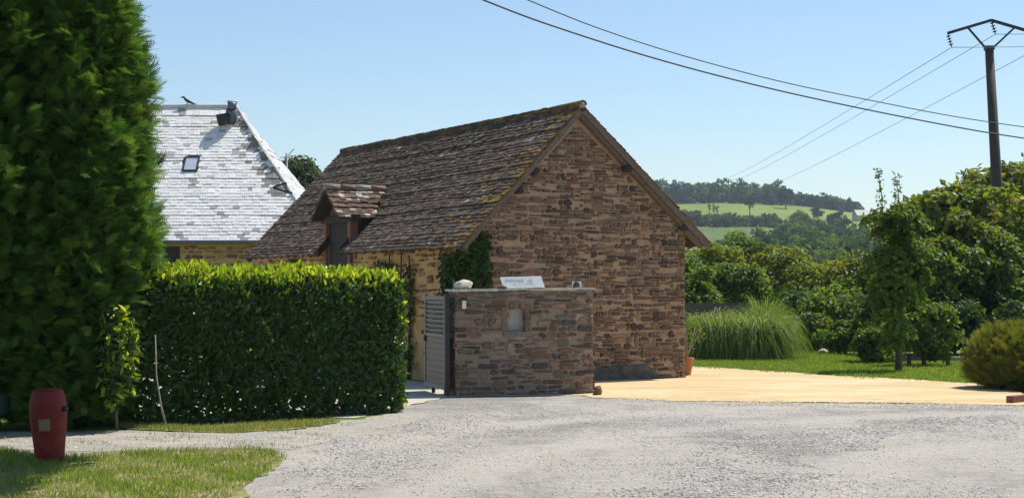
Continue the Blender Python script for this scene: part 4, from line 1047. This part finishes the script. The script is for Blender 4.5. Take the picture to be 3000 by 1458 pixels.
# ------------------------------------------------------------------ trees beyond the yard
def tree_px(label, px, top, D, half, pal, seed, dens=1.0, leaf=.17, cover=.9, name='broadleaf_tree', cr=None, group=None, mat='leaf', aspect=.6, shell=.45, bottom=-.98):
    x = (px - 1500)/FPX*D; z0 = tz(x, D); zt = at(px, top, D).z; Rx = half/FPX*D; H = zt - z0
    Rz = H*cover/2; rng = np.random.default_rng(seed)
    n = int(max(18, 26*dens*(Rx*Rz)**.8)); 
    return tree(name, label, (x, D, z0), H, (Rx, Rx*.85, Rz), H - Rz, pal, rng, n, int(150*dens), cr or .30*min(Rx, Rz) + .12, leaf, group, max(.06, H*.02), aspect, shell, mat=mat, bottom=bottom)
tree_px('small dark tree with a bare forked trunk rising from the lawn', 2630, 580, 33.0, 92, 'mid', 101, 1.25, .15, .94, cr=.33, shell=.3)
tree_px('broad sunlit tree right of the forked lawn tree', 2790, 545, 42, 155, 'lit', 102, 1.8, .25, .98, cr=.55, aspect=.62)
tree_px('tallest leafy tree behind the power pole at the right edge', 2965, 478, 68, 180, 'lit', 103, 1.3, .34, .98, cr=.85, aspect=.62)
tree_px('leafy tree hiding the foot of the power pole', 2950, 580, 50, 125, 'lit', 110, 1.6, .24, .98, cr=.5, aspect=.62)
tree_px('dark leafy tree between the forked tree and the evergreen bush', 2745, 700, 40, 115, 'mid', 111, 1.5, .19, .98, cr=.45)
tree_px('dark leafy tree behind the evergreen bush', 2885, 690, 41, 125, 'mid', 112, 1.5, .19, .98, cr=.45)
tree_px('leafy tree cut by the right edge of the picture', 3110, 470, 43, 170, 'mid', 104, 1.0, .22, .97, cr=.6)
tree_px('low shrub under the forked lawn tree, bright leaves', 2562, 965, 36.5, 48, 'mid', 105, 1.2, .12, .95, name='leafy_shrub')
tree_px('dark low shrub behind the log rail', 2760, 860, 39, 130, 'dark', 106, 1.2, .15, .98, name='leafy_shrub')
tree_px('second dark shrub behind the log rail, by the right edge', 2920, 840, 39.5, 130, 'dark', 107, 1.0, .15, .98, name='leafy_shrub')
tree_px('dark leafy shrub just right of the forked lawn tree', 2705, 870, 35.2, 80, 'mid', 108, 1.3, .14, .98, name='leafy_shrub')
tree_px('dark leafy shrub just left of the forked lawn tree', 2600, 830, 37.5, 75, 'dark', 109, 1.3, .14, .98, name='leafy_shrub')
# upright leafy shoots above the forked tree
for px, y0, y1, lab in ((2572, 600, 498, 'left of two tall leafy shoots standing against the sky'), (2622, 590, 508, 'right of two tall leafy shoots standing against the sky')):
    b = at(px + 14, 640, 33.1); t = at(px, y1, 33.1); rs_ = np.random.default_rng(px); root = empty('leafy_shoot', b); tag(root, lab, 'shoot')
    MB().tube([b, b.lerp(t, .5) + Vector((.03,0,0)), t], [.014, .010, .004], 5).build('stem', M['bark'], root, True)
    kk = rs_.random(150); Pq = np.array([b.lerp(t, float(s)) for s in kk]) + rs_.normal(0, 1, (150, 3))*.045
    V, Fc, C = leaves(Pq, rs_.normal(0, 1, (150, 3)), .075, .04, pick_cols(150, PAL['dark'], .2, rs_), rng=rs_); obj('foliage', V, Fc, M['leaf'], root, C)
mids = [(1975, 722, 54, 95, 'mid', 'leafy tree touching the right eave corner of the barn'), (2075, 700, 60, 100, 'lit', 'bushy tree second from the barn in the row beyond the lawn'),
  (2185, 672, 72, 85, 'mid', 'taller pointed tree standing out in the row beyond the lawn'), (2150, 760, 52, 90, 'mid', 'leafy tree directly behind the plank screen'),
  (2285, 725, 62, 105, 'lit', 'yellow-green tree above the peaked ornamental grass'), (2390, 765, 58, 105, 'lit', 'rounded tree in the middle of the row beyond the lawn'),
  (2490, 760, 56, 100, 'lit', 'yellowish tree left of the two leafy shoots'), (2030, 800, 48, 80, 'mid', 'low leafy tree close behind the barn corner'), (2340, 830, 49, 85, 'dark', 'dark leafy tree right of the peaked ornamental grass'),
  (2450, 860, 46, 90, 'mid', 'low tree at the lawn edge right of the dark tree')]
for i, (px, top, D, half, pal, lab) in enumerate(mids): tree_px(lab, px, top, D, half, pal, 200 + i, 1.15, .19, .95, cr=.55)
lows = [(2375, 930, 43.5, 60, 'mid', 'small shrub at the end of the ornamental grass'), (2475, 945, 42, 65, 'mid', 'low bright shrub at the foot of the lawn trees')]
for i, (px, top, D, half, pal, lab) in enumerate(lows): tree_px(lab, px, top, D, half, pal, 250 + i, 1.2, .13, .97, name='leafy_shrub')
tree_px('grey-green tree between the pale roof and the barn roof', 868, 458, 98, 78, [(.075,.105,.04),(.095,.125,.05),(.06,.09,.035)], 300, .9, .26, .45, cr=.6)

# ------------------------------------------------------------------ far hillside
rf_ = np.random.default_rng(88)
FARP = [(.07,.13,.032),(.095,.165,.04),(.135,.205,.046),(.05,.10,.03),(.165,.23,.05),(.06,.115,.038)]
def far_crowns(spec, name, label):
    out = []
    for px, D, hgt, wdt in spec:
        x = (px - 1500)/FPX*D; z = tz(x, D); n = 26
        pal = [np.array(FARP[rf_.integers(len(FARP))])]
        R = (wdt/2, wdt/2*.9, hgt/2)
        (V, Fc, C), _ = crown_mesh((x, D, z + hgt*.40), R, 14, 26, wdt*.17, wdt*.16, pal, rf_, .6, .8, var=.18, bottom=-.9)
        out.append((V, Fc, C))
    V, Fc, C = join(*out)
    tag(obj(name, V, Fc, M['farleaf'], None, C), label, 'woodland', kind='stuff')
spec = []
for px in list(np.arange(1480, 1860, 22)) + list(np.arange(1860, 2310, 13)): # wood along the hilltop
    for r in range(3):
        if rf_.random() < .22: continue
        spec.append((px + rf_.normal()*7, 835 + 22*r + rf_.normal()*5, rf_.uniform(6.5, 13.5) + (2 if r else 0), rf_.uniform(6, 12)))
for px in np.arange(2300, 2520, 13):
    for r in range(2): spec.append((px + rf_.normal()*6, 850 + 25*r, rf_.uniform(5, 9), rf_.uniform(6, 10)))
far_crowns(spec, 'hilltop_wood', 'mixed dark wood running along the far hilltop')
spec = []
for px in list(np.arange(1660, 1960, 16)) + list(np.arange(1960, 2280, 9)): # hedgerow between the two fields
    spec.append((px + rf_.normal()*4, 628 + rf_.normal()*6, rf_.uniform(3.5, 6.5), rf_.uniform(4, 7)))
far_crowns(spec, 'field_hedgerow', 'dark hedgerow between the two fields on the hillside')
spec = []
for k in range(230):  # trees and hedges filling the valley side
    px = rf_.uniform(2190, 2760); D = rf_.uniform(300, 600)
    if px < 2330 and D > 400 + (px - 2190)*1.2: continue
    if 2480 < px < 2600 and 500 < D < 600: continue
    spec.append((px, D, rf_.uniform(5, 9.5), rf_.uniform(5, 10)))
for k in range(90):
    px = rf_.uniform(1900, 2700); D = rf_.uniform(150, 300); spec.append((px, D, rf_.uniform(6, 9), rf_.uniform(5, 9)))
far_crowns(spec, 'valley_wood', 'bushy wooded valley side below the far fields')
def slope_dist(px, py):
    best = min(np.arange(200, 900, 4), key=lambda d: abs(853 + (CAMZ - tz((px - 1500)/FPX*d, d))*FPX/d - py)); return float(best)
def far_tree(px, base_y, top, half, D, pal, lab, seed, cover=.85, leaf=None):
    D = slope_dist(px, base_y)
    x = (px - 1500)/FPX*D; z0 = tz(x, D); k = D/FPX; H = (base_y - top)*k; rng = np.random.default_rng(seed)
    Rz = H*cover/2; wd = half*k
    tree('far_tree', lab, (x, D, z0), H, (wd, wd*.9, Rz), H - Rz, pal, rng, 30, 60, min(wd, Rz)*.34, leaf or wd*.22, None, H*.03, .8, .55, mat='farleaf', bottom=-.9)
far_tree(2197, 632, 566, 15, 700, [(.045,.085,.028),(.06,.10,.032)], 'lone upright tree standing in the far hillside field', 1, .72)
far_tree(2303, 612, 552, 26, 815, [(.035,.07,.026)], 'dark spreading pine at the right end of the hilltop wood', 2, .7)
far_tree(2335, 682, 624, 20, 560, [(.04,.08,.026)], 'tall dark round tree below the far field', 3)
far_tree(2304, 725, 662, 30, 470, [(.04,.085,.024),(.05,.10,.028)], 'large dark domed tree in the valley below the field', 4, .95)
far_tree(2455, 660, 622, 34, 560, [(.045,.085,.03)], 'wide dark tree cluster left of the far grey roof', 5, .95)
far_tree(2456, 692, 655, 23, 470, [(.04,.085,.026)], 'flat dark bush below the wide tree cluster', 6, .95)
far_tree(2512, 708, 660, 27, 450, [(.07,.135,.03),(.09,.15,.035)], 'light green rounded tree under the far grey roof', 7, .95)
far_tree(2410, 715, 660, 18, 440, [(.06,.11,.03)], 'narrow tree right of the large domed tree', 8, .95)
far_tree(2396, 640, 600, 18, 640, [(.055,.10,.032)], 'light tree at the right border of the far field', 9, .95)
for i, px in enumerate((2079, 2092, 2102)): far_tree(px, 622 + i*2, 588 + i*6, 5, 690, [(.045,.09,.028)], ['left', 'middle', 'right'][i] + ' of three slim saplings in the far field', 20 + i, .95)
def far_house(px, D, wd, hgt, rot, roofm, wallm, lab, lift=0):
    D = slope_dist(px, D); x = (px - 1500)/FPX*D; z = tz(x, D); root = empty('far_house', (x, D, z)); tag(root, lab, 'house')
    a = radians(rot); ex = Vector((cos(a), sin(a), 0)); ey = Vector((-sin(a), cos(a), 0)); O = Vector((x, D, z)); d = wd*.6
    MB().box(O, ex, ey, EZ, (-wd/2, 0, -2), (wd/2, d, hgt)).build('wall', wallm, root)
    V = [O + ex*u + ey*v + EZ*w for u, v, w in ((-wd/2-.3, -.3, hgt-.1), (wd/2+.3, -.3, hgt-.1), (wd/2+.3, d+.3, hgt-.1), (-wd/2-.3, d+.3, hgt-.1), (-wd/2-.3, d/2, hgt+d*.42), (wd/2+.3, d/2, hgt+d*.42))]
    rr = obj('roof', V, [(0,1,5,4),(2,3,4,5),(1,2,5),(3,0,4),(3,2,1,0)], roofm, root)
    MB().box(O, ex, ey, EZ, (wd*.25, d*.4, hgt), (wd*.25+.7, d*.6, hgt+d*.42+.9)).build('chimney', wallm, rr)
    for u in (-.3, .25): MB().box(O, ex, ey, EZ, (wd*u-.5, -.06, hgt*.35), (wd*u+.5, -.02, hgt*.8)).build('window', M['darkglass'], root)
SL_R = m_plain('far_slate_roof', (.26,.26,.28), .6, .1, 2); W_R = m_plain('far_pale_wall', (.50,.44,.38), .9, .1, 2); P_R = m_plain('far_pink_roof', (.38,.24,.19), .8, .1, 2)
far_house(2545, 652, 11, 3.5, 10, SL_R, W_R, 'far farmhouse with a long grey roof among trees', 3)
far_house(2338, 735, 5.5, 3, -20, P_R, W_R, 'far house with a pinkish roof in the valley trees', 2.5)
far_house(2562, 745, 6, 3.5, 25, SL_R, W_R, 'far house with a dark gable beside the leafy trees', 3)

# ------------------------------------------------------------------ power pole, wires, cables, mast, bird
PD = 60.0
pole = empty('power_pole', at(2950, 853 + 1.7*75, PD)); pole.location = (at(2948, 853, PD).x, PD, tz(19.3, PD)); tag(pole, 'dark power pole with an arched crossarm above the right trees', 'power pole')
ptop = at(2898, 140, PD); pbase = Vector((at(2948, 853, PD).x, PD, tz(19.3, PD) - .3))
MB().tube([pbase, pbase.lerp(ptop, .5), ptop], [.26, .215, .165], 10).build('shaft', M['pole'], pole, True)
Lp, Ap, Rp = at(2776, 98, PD), at(2904, 60, PD), at(3034, 98, PD)
ca_ = MB(); ca_.bar(Lp, Ap, .09, .11); ca_.bar(Ap, Rp, .09, .11); ca_.build('crossarm', M['black'], pole)
MB().bar(at(2888, 142, PD), at(2836, 82, PD), .07).build('brace', M['black'], pole); MB().bar(at(2908, 142, PD), at(2974, 80, PD), .07).build('brace', M['black'], pole)
MB().box(ptop, X, Y, EZ, (-.17, -.17, -.1), (.17, .17, .06)).build('pole_cap', M['black'], pole)
ends = []
for p in (Lp, Ap, Rp):
    q = p + Vector((.15, -.05, -.56)); ends.append(q); pr = [(.02, 0)]
    ins = MB().tube([p, q], .018, 6)
    for k in range(4):
        m_ = p.lerp(q, .22 + .2*k); d_ = (q - p).normalized(); ins.tube([m_ - d_*.02, m_ + d_*.02], [.10, .045], 10)
    ins.build('insulator', M['black'], pole)
def sagline(a, b, s, n=24):
    return [a.lerp(b, i/n) - EZ*(4*s*(i/n)*(1 - i/n)) for i in range(n+1)]
for q, (ex, ey), lab in ((ends[0], (2108, 527), 'upper of three thin wires running from the pole to the hill'), (ends[1], (2140, 530), 'middle of three thin wires running from the pole to the hill'), (ends[2], (2228, 547), 'lowest of three thin wires running from the pole to the hill')):
    MB().tube(sagline(q, at(ex, ey, 640), 1.0), [.013 + .04*i/24 for i in range(25)], 5).build('power_wire', M['wire'], None, True)['label'] = lab
for q, lab in ((ends[0], 'thin wire leaving the left insulator towards the right edge'), (ends[1], 'thin wire leaving the top insulator towards the right edge')):
    MB().tube(sagline(q, q + Vector((22, -6, .1)), .25), .014, 5).build('power_wire', M['wire'], None, True)['label'] = lab
def cable(pts, D0, D1, r, lab, col='cable'):
    P_ = [at(px, py, D0 + (D1 - D0)*i/(len(pts)-1)) for i, (px, py) in enumerate(pts)]
    C_ = []
    for i in range(len(P_)-1):
        p0, p1, p2, p3 = P_[max(i-1, 0)], P_[i], P_[i+1], P_[min(i+2, len(P_)-1)]
        for k in range(6):
            t = k/6; C_.append(.5*((2*p1) + (p2-p0)*t + (2*p0-5*p1+4*p2-p3)*t*t + (3*p1-p0-3*p2+p3)*t**3))
    C_.append(P_[-1]); MB().tube(C_, r, 6).build('overhead_cable', M[col], None, True)['label'] = lab
cable([(1330,-36),(1415,0),(1600,70),(1900,166),(2200,246),(2500,313),(2800,372),(3000,405),(3200,432)], 26, 40, .017, 'thick lower black cable sagging across the sky')
cable([(1450,-40),(1545,0),(1750,82),(2000,163),(2300,242),(2600,304),(2800,342),(3000,372),(3200,396)], 30, 44, .013, 'thinner upper cable sagging across the sky')
for o in COL.objects:
    if o.name.startswith(('power_wire', 'overhead_cable')): o['category'] = 'wire' if 'wire' in o.name else 'cable'
am = empty('antenna_mast', (at(840, 500, 59).x, 59, 0)); tag(am, 'thin aerial mast beside the pale roof before the grey-green tree', 'aerial')
MB().tube([(am.location.x, 59, 0), at(840, 449, 59)], [.05, .04], 8).build('mast', M['metalgrey'], am, True)
MB().tube([at(843, 456, 59), at(862, 436, 59)], .015, 5).build('arm', M['metalgrey'], am)
MB().tube([at(820, 462, 59), at(868, 455, 59)], .012, 5).build('crossbar', M['metalgrey'], am)
hb2 = MB(); hb2.bar(at(800, 549, 46.6), at(836, 536, 46.6), .06); hb2.bar(at(802, 551, 46.6), at(856, 566, 46.6), .06); hb2.bar(at(838, 536, 46.6), at(838, 536, 47.4) - EZ*.3, .05); hb2.build('roof_bracket', M['black'], house)
bb = Vector((at(549, 300, 52.5).x, 52.5, HZR + .10))
bird = MB().tube([bb + Vector(p)*1.25 for p in ((.30,0,-.02),(.20,0,.01),(.08,0,.06),(0,0,.10),(-.06,0,.15),(-.09,0,.19),(-.125,0,.20),(-.165,0,.19),(-.20,0,.185))], [.012,.022,.05,.062,.05,.036,.036,.014,.004], 10)
for dx in (-.012, .02): bird.tube([bb + Vector((dx, 0, .06)), bb + Vector((dx, 0, -.03))], .01, 5)
bird.build('bird', M['black'], None, True); tag(COL.objects['bird'], 'small dark bird perched on the ridge of the pale roof', 'bird')

# ------------------------------------------------------------------ grass, gravel
def grass_on(name, label, poly, n, h, w, pal, z0=None, bend=.5, dens=None):
    x, y = scatter(poly, n, rg)
    if dens is not None: k = dens(x, y) > rg.random(len(x)); x, y = x[k], y[k]
    Pq = np.stack([x, y, terrain(x, y) if z0 is None else np.full(len(x), z0)], 1)
    V, Fc, C = blades(Pq, h, w, pick_cols(len(x), pal, .25, rg), bend, 2, rg)
    tag(obj(name, V, Fc, M['grass'], None, C), label, 'grass', kind='stuff')
GR = [(.20,.27,.04),(.25,.31,.05),(.15,.22,.035),(.32,.33,.08)]
DRY = [(.42,.34,.19),(.34,.28,.14),(.26,.28,.09),(.20,.27,.06)]
vis_turf = [(-6.2, 16.2), g2(-20,1316), g2(150,1338), g2(300,1332), g2(560,1320), g2(720,1314), g2(800,1326), g2(842,1346), g2(800,1374), g2(740,1412), g2(672,1470), g2(640,1560), (-5.5, 10.9)]
dn = lambda x, y: np.clip(.50 - 1.1*vnoise(x*2.3, y*2.3, 1.0), .05, 1)
grass_on('grass', 'sunlit grass of the corner verge before the red barrel', vis_turf, 26000, .075, .009, GR + [(.22,.32,.04)], .014, .6, dn)
grass_on('dry_grass', 'straw coloured dry grass in the corner verge', vis_turf, 20000, .055, .008, DRY, .014, .9, lambda x, y: np.clip(.4 + .9*vnoise(x*2.3, y*2.3, 1.0), .05, 1))
grass_on('grass', 'thin grass along the foot of the laurel hedge', verge2_poly, 3000, .07, .009, GR[:2] + DRY, .018, .6)
lawn_poly = [g2(2012,1070), g2(2200,1084), g2(2400,1096), g2(2600,1108), g2(2860,1123), (10.5, 31), (11.5, 36), (9.5, 40), (8.2, 47), (4, 47), (3.7, 36.5)]
grass_on('lawn_grass', 'short bright lawn grass behind the sandy yard', lawn_poly, 42000, .06, .016, [(.20,.28,.035),(.25,.32,.045),(.16,.24,.03),(.31,.345,.06)], None, .5)
weeds = [g2(0,1272), g2(420,1268), g2(900,1258), g2(1010,1238), g2(1060,1236), g2(960,1290), g2(860,1322), g2(720,1312), g2(560,1318), g2(300,1330), g2(0,1314)]
grass_on('weeds', 'sparse weeds and dry stalks in the gravel path', weeds, 2600, .045, .008, GR + DRY, .012, .8, lambda x, y: np.clip(.15 + 1.3*vnoise(x*1.9, y*3.1, 8.0), .02, 1))
rim = [g2(2012,1076), g2(2200,1089), g2(2400,1101), g2(2600,1113), g2(2860,1128), g2(2860,1118), g2(2600,1103), g2(2400,1090), g2(2200,1078), g2(2012,1066)]
grass_on('grass_fringe', 'ragged grass fringe between the lawn and the sandy yard', rough_poly(rim, .3, .12), 6000, .07, .014, GR + DRY[2:], .014, .7, lambda x, y: np.clip(.5 + 1.1*vnoise(x*1.4, y*1.4, 3.0), .03, 1))
def pebbles(name, label, poly, n, r, pal, dens=None):
    x, y = scatter(poly, n, rg)
    if dens is not None: k = dens(x, y) > rg.random(len(x)); x, y = x[k], y[k]
    n = len(x); R = r*rg.uniform(.4, 1.5, n)**1.4
    O8 = np.array([(1,0,0),(0,1,0),(-1,0,0),(0,-1,0),(0,0,1),(0,0,-.4)], float); F8 = np.array([(0,1,4),(1,2,4),(2,3,4),(3,0,4)])
    D = O8[None]*(R[:, None, None])*rg.uniform(.6, 1.3, (n, 6, 1))*[1, 1, .38]
    V = (np.stack([x, y, np.full(n, .010)], 1)[:, None] + D).reshape(-1, 3)
    Fc = (np.arange(n)[:, None, None]*6 + F8[None]).reshape(-1, 3)
    tag(obj(name, V, Fc, M['stone'], None, np.repeat(pick_cols(n, pal, .3, rg), 6, 0)), label, 'gravel', kind='stuff')
SP = [(.60,.47,.27),(.50,.37,.19),(.66,.55,.36),(.40,.36,.30)]
GP = [(.30,.30,.31),(.38,.38,.39),(.50,.49,.47),(.22,.22,.23),(.58,.56,.53)]
vis_road = [(-2.9, 11.5), (5.2, 11.5), g2(3050,1192), g2(2000,1178), g2(1500,1172), g2(1200,1195), g2(1000,1240), g2(700,1266), g2(0,1272), g2(0,1312), g2(300,1330), g2(720,1314), g2(845,1346), g2(740,1412)]
pebbles('gravel', 'loose grey gravel scattered over the worn road', vis_road, 70000, .009, GP, lambda x, y: np.clip(.35 + .8*vnoise(x*.55 + y*.30, y*.35 - x*.2, 2.0), .06, 1))

band1 = [g2(1880,1480), g2(2270,1480), g2(2330,1340), g2(2700,1268), g2(3020,1240), g2(3020,1212), g2(2500,1236), g2(2150,1285), g2(1950,1370)]
band2 = [g2(930,1480), g2(1060,1480), g2(1160,1370), g2(1420,1290), g2(1500,1235), g2(1330,1215), g2(1100,1262), g2(960,1330), g2(850,1420)]
GD = [(.28,.268,.245),(.35,.335,.305),(.43,.41,.37),(.21,.20,.185),(.51,.485,.44)]
pebbles('loose_chippings', 'band of dark loose chippings sweeping across the right of the road', rough_poly(band1, .3, .3), 17000, .0125, GD, lambda x, y: np.clip(.55 + .7*vnoise(x*1.7, y*1.1, 4.0), .1, 1))
pebbles('loose_chippings', 'band of grey loose chippings along the left of the road', rough_poly(band2, .3, .3), 9000, .0115, GD, lambda x, y: np.clip(.45 + .7*vnoise(x*1.7, y*1.1, 5.0), .08, 1))
edge = [g2(1750,1156), g2(2000,1164), g2(2400,1174), g2(3000,1180), g2(3010,1204), g2(2400,1194), g2(2000,1184), g2(1750,1174)]
pebbles('sandy_grit', 'sandy grit spilled along the border of road and yard', rough_poly(edge, .4, .12), 16000, .012, SP + GP[:3], lambda x, y: np.clip(.5 + .7*vnoise(x*1.3, y*2.1, 6.0), .1, 1))
# ------------------------------------------------------------------ haze
hz = MB().box((0, 0, 0), X, Y, EZ, (-1120, -34, -27), (1120, 1690, 76)).build('haze', None); hz['kind'] = 'stuff'
hm = bpy.data.materials.new('haze'); hm.use_nodes = True; hm.node_tree.nodes.clear()
vo = hm.node_tree.nodes.new('ShaderNodeVolumePrincipled'); oo = hm.node_tree.nodes.new('ShaderNodeOutputMaterial')
vo.inputs['Color'].default_value = (.72, .84, 1, 1); vo.inputs['Density'].default_value = .00019; vo.inputs['Anisotropy'].default_value = .2
hm.node_tree.links.new(vo.outputs[0], oo.inputs['Volume']); hz.data.materials.append(hm)
hz['label'] = 'thin pale blue summer haze over the valley'; 
for o in bpy.data.objects:
    if '_local' in o: del o['_local']
